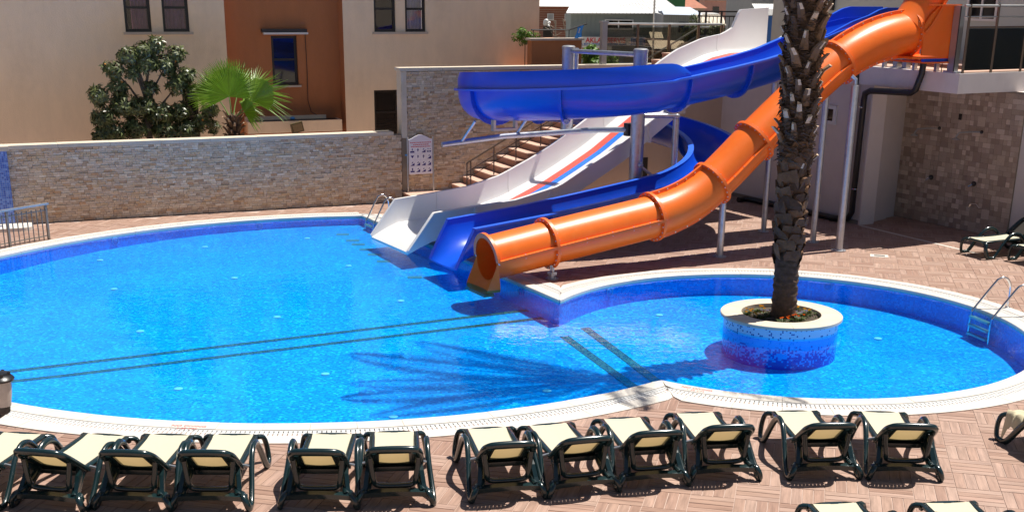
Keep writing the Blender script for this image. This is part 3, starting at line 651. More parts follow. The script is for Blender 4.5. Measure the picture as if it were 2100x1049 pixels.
for t_ in (9.33, 9.42, 9.97, 10.5, 11.1, 11.8, 12.5):
    m_ = MB(); m_.tube([B(t_, 1.05, 0.22+RISE*max(math.floor((t_-ST0)/RUN)+1,0)-0.02), B(t_, 1.05, rz(t_))], 0.014, 8); m_.build('post', MT['bronze'], hr, 40)
for dz in (0.0, -0.20, -0.34):
    m_ = MB(); m_.tube([B(9.33, 1.05, rz(9.33)+dz), B(12.6, 1.05, rz(12.6)+dz)], 0.018 if dz == 0 else 0.009, 8); m_.build('rail', MT['bronze'], hr, 40)
# stair flank: tan plaster wall below the upper flight
ss = thing('stair_flank_wall', 'tan plastered wall under the upper flight of steps seen below the white slide', 'wall', tuple(B(13, 1.2)))
P = [(10.9, 0.0), (15.9, 0.0), (15.9, 2.9), (14.6, 2.75), (10.9, 0.82)]
m_ = MB(); m_.rings([[B(a, o, z) for a, z in P] for o in (1.145, 1.235)], True, True); m_.build('wall', MT['plaster2'], ss)
m_ = MB(); m_.wbox(13.55, 13.75, 1.236, 1.245, 0.1, 0.9); m_.build('dark_opening', MT['room'], ss)
# ------------------------------------------------------------------ tinted glass railing on top of the tall wall, dark picket fence
gf = thing('glass_fence', 'tinted glass fence with thick pale end post on the tall stone wall', 'fence', tuple(B(14.0, -0.1, 2.88)))
m_ = MB(); m_.wbox(13.14, 13.27, -0.17, -0.05, 2.885, 3.80); m_.wbox(13.12, 13.29, -0.19, -0.03, 3.80, 3.84); m_.build('end_post', MT['railgrey'], gf)
m_ = MB(); m_.tube([B(13.27,-0.11,3.78), B(16.4,-0.11,3.76)], 0.026, 8); m_.build('top_rail', MT['railgrey'], gf, 40)
for t_ in (14.1, 14.95, 15.75, 16.4):
    m_ = MB(); m_.wbox(t_-0.025, t_+0.025, -0.135, -0.085, 2.885, 3.76); m_.build('post', MT['bronze'], gf)
for a, b in ((13.28,14.07),(14.13,14.92),(14.98,15.72),(15.78,16.37)):
    m_ = MB(); m_.wbox(a, b, -0.116, -0.104, 2.92, 3.70); m_.build('glass_panel', MT['tinted'], gf)
uh = thing('stair_handrail', 'slanting grey double handrail of the upper steps in front of the glass fence', 'handrail', tuple(B(14.5, 0.9, 2.9)))
for dz in (0, -0.2):
    m_ = MB(); m_.tube([(3.15,32.4,2.87+dz),(4.48,32.6,3.66+dz),(4.75,32.7,3.66+dz)], 0.022, 8); m_.build('rail', MT['railgrey'], uh, 40)
for x, z in ((4.45,3.64),(3.8,3.25)):
    m_ = MB(); m_.tube([(x,32.5,2.4),(x,32.5,z)], 0.02, 8); m_.build('post', MT['darkmetal'], uh, 40)
dfn = thing('picket_fence', 'dark metal picket fence behind the top of the white slide', 'fence', (5.5,36,3.0))
for x in (4.95, 5.13, 5.55, 6.06): m_ = MB(); m_.abox(x-0.025,x+0.025,35.97,36.03,2.4,4.0); m_.build('post', MT['darkmetal'], dfn)
for z in (3.98, 3.86, 3.35): m_ = MB(); m_.abox(4.9,6.5,35.98,36.02,z-0.018,z+0.018); m_.build('rail', MT['darkmetal'], dfn)
for k in range(14): 
    x = 5.0+k*0.11; m_ = MB(); m_.abox(x-0.009,x+0.009,35.985,36.015,2.4,3.86); m_.build('picket', MT['darkmetal'], dfn)
# ================================================================== HOTEL WING BEHIND THE WALL (cream / brown)
hb = thing('hotel_building', 'cream hotel building with a recessed brown bay and dark windows behind the low stone wall', 'building', tuple(B(6, -3.3)))
FO = -3.2
def facade(t0, t1, z0, z1, o, holes, mat, name='wall', depth=0.14):
    m_ = MB(); ts = sorted(set([t0, t1]+[h[0] for h in holes]+[h[1] for h in holes])); zs = sorted(set([z0, z1]+[h[2] for h in holes]+[h[3] for h in holes]))
    for i in range(len(ts)-1):
        for j in range(len(zs)-1):
            tc_, zc_ = (ts[i]+ts[i+1])/2, (zs[j]+zs[j+1])/2
            if any(h[0] < tc_ < h[1] and h[2] < zc_ < h[3] for h in holes): continue
            m_.add([B(ts[i],o,zs[j]),B(ts[i+1],o,zs[j]),B(ts[i+1],o,zs[j+1]),B(ts[i],o,zs[j+1])], [(0,1,2,3)])
    for a, b, c, d in holes:
        for p, q, r_, s_ in (((a,c),(a,d),(a,d),(a,c)),((b,d),(b,c),(b,c),(b,d)),((a,d),(b,d),(b,d),(a,d)),((b,c),(a,c),(a,c),(b,c))):
            m_.add([B(p[0],o,p[1]),B(q[0],o,q[1]),B(r_[0],o-depth,r_[1]),B(s_[0],o-depth,s_[1])], [(3,2,1,0)])
    return m_.build(name, mat, hb)
def window(a, b, c, d, o, wall, curtain=None, split=0.72, dark=False, sill=True):
    fo = o-0.055; fw = 0.062; m_ = MB()
    m_.wbox(a, a+fw, fo-0.05, fo, c, d); m_.wbox(b-fw, b, fo-0.05, fo, c, d); m_.wbox(a+fw, b-fw, fo-0.05, fo, c, c+fw); m_.wbox(a+fw, b-fw, fo-0.05, fo, d-fw, d)
    zs = c+(d-c)*split; m_.wbox(a+fw, b-fw, fo-0.048, fo+0.008, zs-0.025, zs+0.025)
    fr = m_.build('window', MT['frame'], wall)
    m_ = MB(); m_.wbox(a+fw, b-fw, fo-0.032, fo-0.022, c+fw, d-fw); m_.build('pane', MT['panedark'] if dark else MT['pane'], fr)
    m_ = MB(); m_.wbox(a-0.3, b+0.3, o-1.0, o-0.98, c-0.3, d+0.3); m_.build('dark_room', MT['room'], fr)
    if curtain:
        m_ = MB(); n_ = 26; x0, x1 = curtain[1]*(b-a)+a, curtain[2]*(b-a)+a
        m_.rings([[B(x0+(x1-x0)*k/n_, o-0.20+0.022*math.sin(k*1.35)+0.008*math.sin(k*2.9), z) for k in range(n_+1)] for z in (c-0.05, d)], False, False); m_.build('curtain', curtain[0], fr, 60)
    if sill:
        m_ = MB(); m_.wbox(a-0.05, b+0.05, o-0.10, o+0.045, c-0.045, c-0.002); m_.build('window_sill', MT['sill'], wall)
H1 = (2.93,3.50,3.53,4.75); H2 = (3.75,4.33,3.53,4.75); H6 = (4.05,4.40,0.9,2.2)
wl = facade(-8, 5.13, -0.2, 8.0, FO, [H1, H2, H6], MT['cream'])
window(*H1, FO, wl, (MT['curtain_p'],0.30,1.02), 0.42, sill=False); window(*H2, FO, wl, (MT['curtain_p'],0.08,0.92), 0.42, sill=False); window(*H6, FO, wl, None, 0.6, True, False)
m_ = MB(); m_.wbox(2.88, 4.40, FO-0.10, FO+0.05, 3.475, 3.527); m_.build('window_sill', MT['sill'], wl)
m_ = MB(); m_.wbox(4.98, 5.13, FO-0.50, FO-0.004, -0.2, 8.0); m_.build('bay_return', MT['brown'], hb)
FB_ = FO-0.40; H3 = (6.26,6.88,2.30,3.42)
wb = facade(5.13, 7.92, -0.2, 8.0, FB_, [H3], MT['brown']); window(*H3, FB_, wb, None, 0.52, True)
m_ = MB(); m_.wbox(7.90, 8.05, FO-0.50, FO-0.004, -0.2, 8.0); m_.build('bay_return', MT['brown'], hb)
H4 = (8.67,9.21,3.51,4.75); H5 = (9.45,9.97,3.51,4.75); H7 = (8.62,9.23,1.0,2.17)
wr = facade(7.90, 13.0, -0.2, 8.0, FO, [H4, H5, H7], MT['cream'])
window(*H4, FO, wr, None, 0.42, False, False); window(*H5, FO, wr, (MT['curtain_w'],0.02,0.98), 0.42, False, False); window(*H7, FO, wr, None, 0.55, True, False)
m_ = MB(); m_.wbox(8.62, 10.02, FO-0.10, FO+0.05, 3.458, 3.507); m_.build('window_sill', MT['sill'], wr)
for z in (1.05,1.15,1.25,1.35,1.45): m_ = MB(); m_.wbox(8.66, 9.19, FO-0.07, FO-0.06, z, z+0.012); m_.build('window_bar', MT['frame'], wr)
m_ = MB(); m_.wbox(12.98, 13.0, FO-6, FO-0.004, -0.2, 8.0); m_.build('end_wall', MT['cream'], hb)
m_ = MB(); m_.wbox(-8, 13.0, FO-6, FO-0.6, 8.0, 8.2); m_.build('roof_slab', MT['cream'], hb)
# things fixed to the brown bay
aw = thing('awning_cassette', 'closed white and dark awning cassette fixed above the window of the brown bay', 'awning', tuple(B(6.5, FB_, 3.5)))
m_ = MB(); m_.wbox(6.03, 7.10, FB_+0.002, FB_+0.13, 3.50, 3.575); m_.build('cassette', MT['darkmetal'], aw)
m_ = MB(); m_.wbox(6.06, 7.12, FB_+0.06, FB_+0.15, 3.455, 3.497); m_.build('front_bar', MT['wframe'], aw)
m_ = MB(); m_.tube([B(7.08,FB_+0.02,3.46),B(7.09,FB_+0.02,2.6),B(7.08,FB_+0.02,1.95),B(7.14,FB_+0.03,1.68),B(7.30,FB_+0.03,1.58)], 0.008, 6); m_.build('crank_cable', MT['darkmetal'], aw)
pb = thing('planter_ledge', 'beige rendered ledge box built out from the foot of the brown bay', 'ledge', tuple(B(6.6, -3.2, 1.3)))
m_ = MB(); m_.wbox(5.50, 7.78, -3.56, -3.15, 1.25, 1.515); m_.build('box', MT['cream'], pb)
m_ = MB(); m_.wbox(5.58, 7.70, -3.52, -3.20, 1.515, 1.522); m_.build('dark_tray', MT['pipe'], pb)
m_ = MB(); m_.wbox(5.52, 7.5, -3.595, -3.53, 1.515, 1.60); m_.build('back_kerb', MT['cream'], pb)
bt = thing('blue_packet', 'small light blue plastic packet lying on the beige ledge', 'packet', tuple(B(6.62,-3.35,1.52))); m_ = MB(); m_.ball(B(6.62,-3.35,1.56), 0.07, 8, 0.5); m_.build('packet', MT['signblue'], bt, 60)
fl_ = thing('flood_lamp', 'old amber flood lamp tilted in front of the beige ledge', 'lamp', tuple(B(6.85,-2.5,1.3)), 0)
ra = (ET*math.cos(R(12))+ZZ*math.sin(R(12))); rb = (ZZ*math.cos(R(12))-ET*math.sin(R(12)))
m_ = MB(); m_.box(B(6.62,-2.95,1.385), ra, rb, (-0.14,0.14,-0.11,0.11,-0.05,0.05), EN); m_.build('housing', MT['amber'], fl_)
m_ = MB(); m_.box(B(6.62,-2.9,1.385), ra, rb, (-0.115,0.115,-0.085,0.085,0.0,0.006), EN); m_.build('lamp_glass', MT['lip'], fl_)
m_ = MB(); m_.tube([B(6.62,-2.95,1.28),B(6.62,-3.0,1.0),B(6.62,-3.0,0.0)], 0.02, 6); m_.build('stem', MT['darkmetal'], fl_)
# brown terrace block to the right of the building, with railing and flag
tb = thing('terrace_block', 'brown rendered terrace wall with pale capping beside the cream building', 'wall', tuple(B(12.6,-1.6)))
m_ = MB(); m_.wbox(12.02, 13.35, -1.75, -1.5, -0.2, 3.36); m_.wbox(13.10, 13.35, -3.2, -1.752, -0.2, 3.36); m_.wbox(12.02, 13.098, -3.2, -1.752, -0.2, 2.6); m_.build('wall', MT['brown'], tb)
m_ = MB(); m_.wbox(11.98, 13.40, -1.79, -1.46, 3.362, 3.41); m_.build('cap', MT['sill'], tb)
tr_ = thing('terrace_railing', 'thin black railing with kinked end on the brown terrace wall', 'railing', tuple(B(12.8,-1.7,3.43)))
m_ = MB(); m_.tube([B(12.05,-1.6,3.60),B(13.05,-1.6,3.60),B(13.5,-1.55,3.74)], 0.020, 6); m_.build('rail', MT['darkmetal'], tr_)
for t_ in (12.1, 12.6, 13.05): m_ = MB(); m_.tube([B(t_,-1.6,3.43),B(t_,-1.6,3.60)], 0.014, 6); m_.build('post', MT['darkmetal'], tr_)
fg = thing('flag', 'small light blue and white flag hanging from the terrace railing', 'flag', tuple(B(13.3,-1.5,3.35)))
m_ = MB(); m_.rings([[B(13.22+0.034*k-0.012*j, -1.5+0.03*math.sin(k*1.7+j), 3.66-0.055*j+0.010*k) for k in range(6)] for j in range(6)], False, False); m_.build('cloth', MT['flag'], fg, 60)
m_ = MB(); m_.rings([[B(13.25+0.022*k-0.012*j, -1.46+0.02*math.sin(k*1.7+j), 3.635-0.035*j) for k in range(3)] for j in range(4)], False, False); m_.build('white_field', MT['wframe'], fg, 60)
m_ = MB(); m_.tube([B(13.05,-1.52,3.20),B(13.20,-1.52,3.40)], 0.012, 6); m_.build('staff', MT['darkmetal'], fg)
# ================================================================== SLIDE PLATFORM AND SHOWER NICHE
pl = thing('slide_platform', 'grey plastered platform building with pale slab edge carrying the slide starts above the shower niche', 'building', tuple(W(19.5,-20,0)))
def prism_sw(name, P, z0, z1, mat, parent): 
    m_ = MB(); q = [W(a, b) for a, b in P]; m_.rings([[p+ZZ*z for p in q] for z in (z0, z1)], True, True); return m_.build(name, mat, parent)
prism_sw('platform_slab', [(18.86,-17.1),(28,-17.1),(28,-23.9),(18.86,-23.9)], 2.79, 3.15, MT['fascia'], pl)
prism_sw('floor_finish', [(18.98,-17.2),(28,-17.2),(28,-23.8),(18.98,-23.8)], 3.152, 3.165, MT['tread'], pl)
prism_sw('front_wall', [(18.93,-19.34),(19.2,-19.34),(19.2,-26.0),(18.93,-26.0)], -0.03, 2.788, MT['plaster'], pl)
prism_sw('pillar', [(18.90,-19.28),(19.29,-19.28),(19.29,-19.335),(18.90,-19.335)], -0.03, 2.788, MT['plaster'], pl)
prism_sw('niche_side_wall', [(19.21,-19.34),(20.5,-19.88),(20.5,-20.1),(19.21,-19.6)], -0.03, 2.788, MT['plaster'], pl)
prism_sw('niche_back_wall', [(20.46,-12),(20.7,-12),(20.7,-20.2),(20.46,-20.2)], -0.03, 2.788, MT['plaster'], pl)
for z_ in (0.03,):
    prism_sw('skirting', [(18.91,-19.36),(18.928,-19.36),(18.928,-26),(18.91,-26)], 0.0, 0.09, MT['mortar'], pl)
m_ = MB(); m_.sbox(18.926, 18.9305, -22.42, -22.40, 0.1, 2.78); m_.build('wall_joint', MT['mortar'], pl)
tl = thing('shower_wall', 'travertine tiled back wall of the shower niche under the platform slab', 'tiled wall', tuple(W(20.44,-18.3,0)))
m_ = MB(); m_.sbox(20.43, 20.458, -19.88, -16.83, 0.0, 2.785); m_.build('backing', MT['mortar'], tl)
ROTS = Matrix((US, VS, ZZ)).transposed(); TM = cube_mesh('tile', MT['travertine'], 0.0)
items = []; cell = 0.098; occ = set(); nw, nz = 31, 28
for j in range(nz):
    for i in range(nw):
        if (i, j) in occ: continue
        k = rnd.random(); a, b = (2, 1) if k < 0.22 else ((2, 2) if k < 0.27 else ((1, 1)))
        if any((i+x, j+y) in occ or i+x >= nw or j+y >= nz for x in range(a) for y in range(b)): a = b = 1
        for x in range(a):
            for y in range(b): occ.add((i+x, j+y))
        items.append((i, j, a, b))
items.sort(key=lambda q: -q[2]*q[3]); mbt = MB()
for n_, (i, j, a, b) in enumerate(items):
    w0 = -19.87+i*cell; z0 = 0.01+j*cell; th = rnd.uniform(0.008, 0.014)
    if n_ < 300: place('tile', TM, tl, W(20.432-th/2, w0+a*cell/2, z0+b*cell/2), ROTS, (th, a*cell-0.004, b*cell-0.004))
    else: mbt.sbox(20.432-th, 20.433, w0+0.002, w0+a*cell-0.002, z0+0.002, z0+b*cell-0.002)
mbt.build('tile_field', MT['travertine'], tl, kind='stuff')
m_ = MB(); m_.sbox(20.415, 20.419, -18.40, -18.32, 2.15, 2.27); m_.build('vent_opening', MT['room'], tl)
def shower(w0, z0, lab):
    t_ = thing('wall_shower', lab, 'shower', tuple(W(20.41, w0, z0)), group='shower fittings on the tiled wall')
    m_ = MB(); m_.tube([W(20.42,w0,z0),W(20.2,w0-0.12,z0),W(20.02,w0-0.22,z0-0.02),W(19.98,w0-0.25,z0-0.10)], 0.016, 6); m_.build('arm', MT['railgrey'], t_, 40)
    m_ = MB(); m_.lathe(W(19.98,w0-0.25,z0-0.15), [(0.075,0),(0.07,0.012),(0.02,0.04),(0.012,0.06)], 14, True); m_.build('rose', MT['railgrey'], t_, 40)
    m_ = MB(); m_.ball(W(20.40,w0,z0), 0.035, 8); m_.build('wall_plate', MT['darkmetal'], t_, 50)
shower(-18.85, 1.94, 'chrome shower head on a bent arm, nearer the grey pillar'); shower(-17.76, 1.97, 'chrome shower head on a bent arm, farther from the grey pillar')
for w0, z0, lab in ((-18.91,0.94,'round dark shower valve on the travertine wall nearer the grey pillar'),(-17.78,0.96,'round dark shower valve on the travertine wall nearer the lone lounger')):
    t_ = thing('shower_valve', lab, 'valve', tuple(W(20.41,w0,z0)), group='valves on the tiled wall')
    m_ = MB(); m_.ball(W(20.40,w0,z0), 0.05, 10); m_.build('body', MT['darkmetal'], t_, 60)
    m_ = MB(); m_.tube([W(20.38,w0,z0),W(20.30,w0-0.05,z0-0.06)], 0.014, 6); m_.build('lever', MT['steel'], t_)
t_ = thing('foot_tap', 'low chrome foot-wash tap with swan neck on the travertine wall', 'tap', tuple(W(20.41,-17.4,0.55)))
m_ = MB(); m_.tube([W(20.42,-17.38,0.52),W(20.25,-17.45,0.53),W(20.22,-17.5,0.60),W(20.18,-17.6,0.60),W(20.16,-17.62,0.54)], 0.014, 6); m_.build('spout', MT['steel'], t_, 40)
t_ = thing('wall_vent', 'small white framed window high in the grey platform wall beside the palm trunk', 'window', tuple(W(18.92,-20.5,2.1)))
m_ = MB(); 
for a in ((-20.72,-20.64,1.93,2.31),(-20.36,-20.28,1.93,2.31),(-20.64,-20.36,1.93,2.0),(-20.64,-20.36,2.24,2.31)): m_.sbox(18.885, 18.928, *a)
m_.build('frame', MT['wframe'], t_); m_ = MB(); m_.sbox(18.905, 18.925, -20.64, -20.36, 2.0, 2.24); m_.build('pane', MT['panedark'], t_)
# black drain pipes
t_ = thing('drain_pipe', 'thick black drain pipe dropping from the orange slide start and down the grey pillar', 'pipe', tuple(W(18.8,-19.4,0)))
m_ = MB(); m_.tube([W(18.78,-17.92,3.46),W(18.76,-17.93,3.1),W(18.74,-18.02,2.80),W(18.74,-18.12,2.74),W(18.74,-19.2,2.70),W(18.76,-19.36,2.64),W(18.80,-19.42,2.5),W(18.80,-19.44,0.25),W(18.78,-19.5,0.12),W(18.74,-19.75,0.09),W(18.7,-19.95,0.06)], 0.062, 12); m_.build('pipe', MT['pipe'], t_, 50)
for z_ in (0.72, 2.35):
    m_ = MB(); m_.lathe(W(18.80,-19.437,z_), [(0.068,0),(0.072,0.012),(0.068,0.024)], 14); m_.build('bracket', MT['steel'], t_)
t_ = thing('drain_pipe', 'slimmer black drain pipe running down the grey wall behind the galvanised slide post', 'pipe', tuple(W(18.8,-19.8,0)))
m_ = MB(); m_.tube([W(18.84,-19.75,3.4),W(18.84,-19.72,2.9),W(18.84,-19.72,0.2),W(18.82,-19.8,0.08),W(18.78,-20.2,0.06)], 0.05, 10); m_.build('pipe', MT['pipe'], t_, 50)
t_ = thing('floor_pipe', 'black waste pipe lying along the foot of the grey platform wall', 'pipe', tuple(W(18.7,-21.5,0)))
m_ = MB(); m_.tube([W(18.45,-22.7,0.06),W(18.62,-22.72,0.07),W(18.72,-22.6,0.07),W(18.74,-21.5,0.07),W(18.74,-19.9,0.07)], 0.062, 10); m_.build('pipe', MT['pipe'], t_, 50)
# railings and fixings along the slab edge
pr = thing('platform_railing', 'bronze post railing with tinted glass panels along the platform edge over the showers', 'railing', tuple(W(19.6,-17.14,3.15)))
for s_ in (18.98, 19.72, 20.52, 21.4, 22.3, 23.2):
    m_ = MB(); m_.tube([W(s_,-17.15,3.15),W(s_,-17.15,4.36)], 0.026, 8); m_.build('post', MT['bronze'], pr, 40)
for z_, r_ in ((4.33,0.024),(4.14,0.013)):
    m_ = MB(); m_.tube([W(18.84,-17.15,z_),W(23.4,-17.15,z_)], r_, 8); m_.build('rail', MT['railgrey'], pr, 40)
m_ = MB(); m_.tube([W(18.98,-17.15,3.96),W(23.4,-17.15,3.96)], 0.016, 8); m_.build('rail', MT['bronze'], pr, 40)
for a, b in ((19.01,19.69),(19.75,20.49),(20.55,21.37),(21.43,22.27),(22.33,23.17)):
    m_ = MB(); m_.sbox(a, b, -17.156, -17.144, 3.2, 3.94); m_.build('glass_panel', MT['tinted2'], pr)
m_ = MB(); m_.tube([W(18.86,-17.26,3.15),W(18.86,-17.26,4.32)], 0.012, 6); m_.tube([W(18.86,-17.55,3.15),W(18.86,-17.55,4.33)], 0.008, 6); m_.build('stay_rod', MT['darkmetal'], pr)
gp = thing('slide_start_post', 'broad pale steel post holding the orange slide start at the slab corner', 'post', tuple(W(18.9,-17.4,3.15)))
m_ = MB(); m_.sbox(18.88, 19.0, -17.44, -17.28, 3.15, 4.33); m_.build('post', MT['railgrey'], gp)
m_ = MB(); m_.sbox(18.85, 19.05, -17.5, -17.2, 3.15, 3.18); m_.build('foot_plate', MT['galv'], gp)
for k, (w0, h_) in enumerate(((-18.62,0.75),(-18.86,0.75),(-19.9,0.9))):
    t_ = thing('slide_start_post', ('pale steel post just below the orange tube bend on the slab edge','second pale steel post below the orange tube bend, beside the first','pale steel post under the blue slide start on the slab edge')[k], 'post', tuple(W(19.0,w0,3.15)))
    m_ = MB(); m_.sbox(18.98, 19.10, w0-0.06, w0+0.06, 3.15, 3.15+h_); m_.build('post', MT['railgrey'], t_)
    m_ = MB(); m_.sbox(18.95, 19.13, w0-0.1, w0+0.1, 3.15, 3.17); m_.build('foot_plate', MT['galv'], t_)
bp_ = thing('edge_pipe', 'brown pipe running along the platform edge behind small white brackets', 'pipe', tuple(W(19.2,-19,3.2)))
m_ = MB(); m_.tube([W(19.15,-23,3.25),W(19.15,-17.3,3.25),W(23,-17.25,3.25)], 0.045, 8); m_.build('pipe', MT['brownpipe'], bp_, 50)
for w0 in (-22.6,-21.7,-20.7,-19.6,-19.1,-18.3,-17.75):
    m_ = MB(); m_.sbox(18.9, 18.98, w0-0.03, w0+0.03, 3.15, 3.40); m_.sbox(18.98, 19.2, w0-0.03, w0+0.03, 3.15, 3.17); m_.build('bracket', MT['galv'], bp_)
m_ = MB(); m_.tube([W(18.92,-22.9,3.42),W(18.92,-17.3,3.36)], 0.008, 6); m_.build('wire', MT['darkmetal'], bp_)
# building behind the platform
rb_ = thing('pool_building', 'pale teal rendered building with dark windows behind the slide platform', 'building', tuple(W(22.6,-18,3.15)))
m_ = MB(); m_.sbox(22.5, 28, -25.9, -8, -0.03, 6.5); m_.build('wall', MT['teal'], rb_)
for a, b in ((-20.40,-19.57),(-18.2,-17.0)):
    fr = MB(); 
    for q in ((a,a+0.05,3.98,5.3),(b-0.05,b,3.98,5.3),(a+0.05,b-0.05,3.98,4.03),((a+b)/2-0.02,(a+b)/2+0.02,4.03,5.3)): fr.sbox(22.44, 22.498, *q)
    fo_ = fr.build('window', MT['wframe'], rb_); m_ = MB(); m_.sbox(22.47, 22.496, a+0.05, b-0.05, 4.03, 5.3); m_.build('pane', MT['panedark'], fo_)
m_ = MB(); m_.sbox(22.3, 22.47, -26.6, -25.91, -0.03, 6); m_.build('end_wall', MT['h3'], rb_)
nb = thing('notice_board', 'dark notice board with pale lettering on the teal wall beside the palm trunk', 'sign board', tuple(W(22.4,-25.2,4.3)))
m_ = MB(); m_.sbox(22.42, 22.49, -25.3, -24.55, 4.1, 4.9); m_.build('board', MT['frame'], nb)
m_ = MB()
for r_ in range(4):
    x = -25.25
    while x < -24.7: d = rnd.uniform(0.03,0.09); m_.sbox(22.414, 22.42, x, x+d, 4.14+0.09*r_, 4.18+0.09*r_); x += d+0.02
m_.build('lettering', MT['wframe'], nb, kind='stuff')
# ================================================================== SLIDES
def lerp(xs, ys): return lambda x: float(np.interp(x, xs, ys))
# ---- white slide
wrail = lerp([9.35,9.87,10.5,11.45,12.17,12.95,13.45,14.07,15.99,16.38,17.02,17.5,18.8],[0.02,0.68,0.735,0.83,1.0,1.33,1.59,1.95,3.15,3.36,3.58,3.66,3.70])
wbed = lerp([9.35,9.6,9.87,10.5,11.45,12.17,12.95,13.45,14.07,15.99,16.38,17.02,17.5,18.8],[-0.01,0.10,0.20,0.26,0.37,0.56,0.88,1.13,1.46,2.73,2.97,3.21,3.295,3.33])
wrailR = lerp([9.35,9.88,10.36,11.58,12.53,13.22,13.59,14.17,14.79,16.15,17.37,18.8],[0.02,0.68,0.72,0.80,1.0,1.36,1.54,1.88,2.25,3.10,3.55,3.66])
wextra = lerp([17.55,17.8,17.95,18.0,18.8],[0,0.12,0.42,0.48,0.50])
WL0, WR0 = -22.52, -20.85
ws = thing('white_slide', 'wide white open slide with red and blue stripes running down into the big pool', 'water slide', tuple(W(14,-21.7,0)))
def white_ring(s_):
    zr, zb = wrail(s_)+wextra(s_), wbed(s_); zr = max(zr, zb+0.012); zR = max(wrailR(s_)+wextra(s_), zb+0.012); k = min(1.0, (zr-zb)/0.3); f = 0.05*k; r_ = 0.10*k
    q = [(WL0-0.055, zr), (WL0-0.055, zr-0.03*k-0.004), (WL0-0.008, zr-0.03*k-0.005), (WL0-0.008, zb-0.05), (WR0+0.008, zb-0.05), (WR0+0.008, zR-0.03*k-0.005), (WR0+0.07, zR-0.03*k-0.004), (WR0+0.07, zR),
         (WR0-0.02, zR), (WR0-0.025, zb+r_+0.003), (WR0-0.025-r_*0.3, zb+r_*0.3+0.002), (WR0-0.025-r_, zb), (WL0+0.025+r_, zb), (WL0+0.025+r_*0.3, zb+r_*0.3+0.002), (WL0+0.025, zb+r_+0.003), (WL0+0.02, zr)]
    return [W(s_, a, b) for a, b in q]
joints = [9.35, 10.75, 12.35, 14.6, 17.4, 18.75]
for a, b in zip(joints[:-1], joints[1:]):
    ss_ = sorted(set([a+0.003, b-0.003]+[x for x in (9.5,9.65,9.87,17.8,17.95,18.0) if a < x < b]+list(np.arange(a+0.12, b-0.05, 0.14))))
    m_ = MB(); m_.rings([white_ring(x) for x in ss_], True, True); m_.build('slide_section', MT['white'], ws, 35)
for j in joints[1:-1]:
    zb = wbed(j); zr = wrail(j); m_ = MB()
    m_.box(W(j,0,0), US, VS, (-0.03,0.03,WR0+0.008,WR0+0.05,zb-0.06,wrailR(j)-0.045)); m_.box(W(j,0,0), US, VS, (-0.03,0.03,WL0-0.05,WL0-0.008,zb-0.06,zr-0.045)); m_.box(W(j,0,0), US, VS, (-0.03,0.03,WL0-0.05,WR0+0.05,zb-0.10,zb-0.052))
    m_.build('joint_flange', MT['white'], ws)
for (a, b, mt_, nm_) in ((-22.13,-21.88,'stripe_r','red_stripe'),(-21.872,-21.68,'stripe_b','blue_stripe')):
    m_ = MB(); xs = np.arange(10.9, 18.0, 0.12)
    m_.rings([[W(x, c, wbed(x)+dz) for c, dz in ((a,0.001),(a,0.005),(b,0.005),(b,0.001))] for x in xs], True, True); m_.build(nm_, MT[mt_], ws, 30)
def support(name, lab, s_, w_, z1, r_=0.05, grp='galvanised slide posts', plate=True, cap=False, z0=0.004):
    t_ = thing(name, lab, 'post', tuple(W(s_, w_, z0)), group=grp)
    m_ = MB(); m_.tube([W(s_,w_,z0),W(s_,w_,z1)], r_, 14); po = m_.build('post', MT['galv'], t_, 50)
    if plate:
        m_ = MB(); m_.lathe(W(s_,w_,z0), [(r_*2.0,0.002),(r_*2.0,0.018),(r_,0.022)], 18); m_.build('foot_plate', MT['galv'], t_, 40)
        m_ = MB()
        for k in range(4):
            a = math.pi/4+k*math.pi/2; m_.lathe(W(s_,w_,z0)+Vector((r_*1.55*math.cos(a), r_*1.55*math.sin(a), 0.016)), [(0.012,0),(0.012,0.018),(0.001,0.02)], 6)
        m_.build('anchor_bolts', MT['bolt'], t_, kind='stuff')
    if cap:
        m_ = MB(); m_.lathe(W(s_,w_,z1), [(r_+0.006,-0.05),(r_+0.006,0.005),(r_*0.8,0.022),(0.001,0.03)], 20); m_.build('cap', MT['railgrey'], t_, 40)
    return t_
support('slide_support', 'short grey post under the lower bend of the white slide', 13.7, -21.0, 0.80, 0.06)
support('slide_support', 'grey post under the steep middle of the white slide', 15.2, -22.2, 2.0, 0.06)
# ---- the two big posts and their beams
P1 = support('slide_mast', 'tall thick galvanised mast with cap behind the white slide, nearest the steps', 13.84, -22.72, 3.44, 0.13, 'tall masts', True, True)
P2 = support('slide_mast', 'tall thick galvanised mast with cap between the white and blue slides', 14.08, -20.5, 3.48, 0.135, 'tall masts', True, True)
t_ = thing('mast_beam', 'upper galvanised tube joining the tops of the two thick masts', 'beam', tuple(W(14,-21.6,3.35)))
m_ = MB(); m_.tube([W(13.86,-22.62,3.36),W(14.06,-20.6,3.39)], 0.045, 10); m_.build('tube', MT['galv'], t_, 40)
m_ = MB(); m_.tube([W(13.93,-22.55,3.42),W(13.93,-22.55,2.4)], 0.04, 10); m_.build('hanger', MT['galv'], t_, 40)
t_ = thing('mast_beam', 'lower galvanised tube crossing over the white slide towards the big blue trough bend', 'beam', tuple(W(13,-21.6,1.9)))
m_ = MB(); m_.tube([W(14.06,-20.66,2.0),W(13.55,-21.3,1.95),W(12.2,-22.4,1.78),W(10.9,-22.55,1.66)], 0.055, 10); m_.build('tube', MT['galv'], t_, 40)
m_ = MB(); m_.box(W(14.05,-20.66,2.0), US, VS, (-0.1,0.1,-0.12,0.02,-0.12,0.12)); m_.build('clamp', MT['darkmetal'], t_)
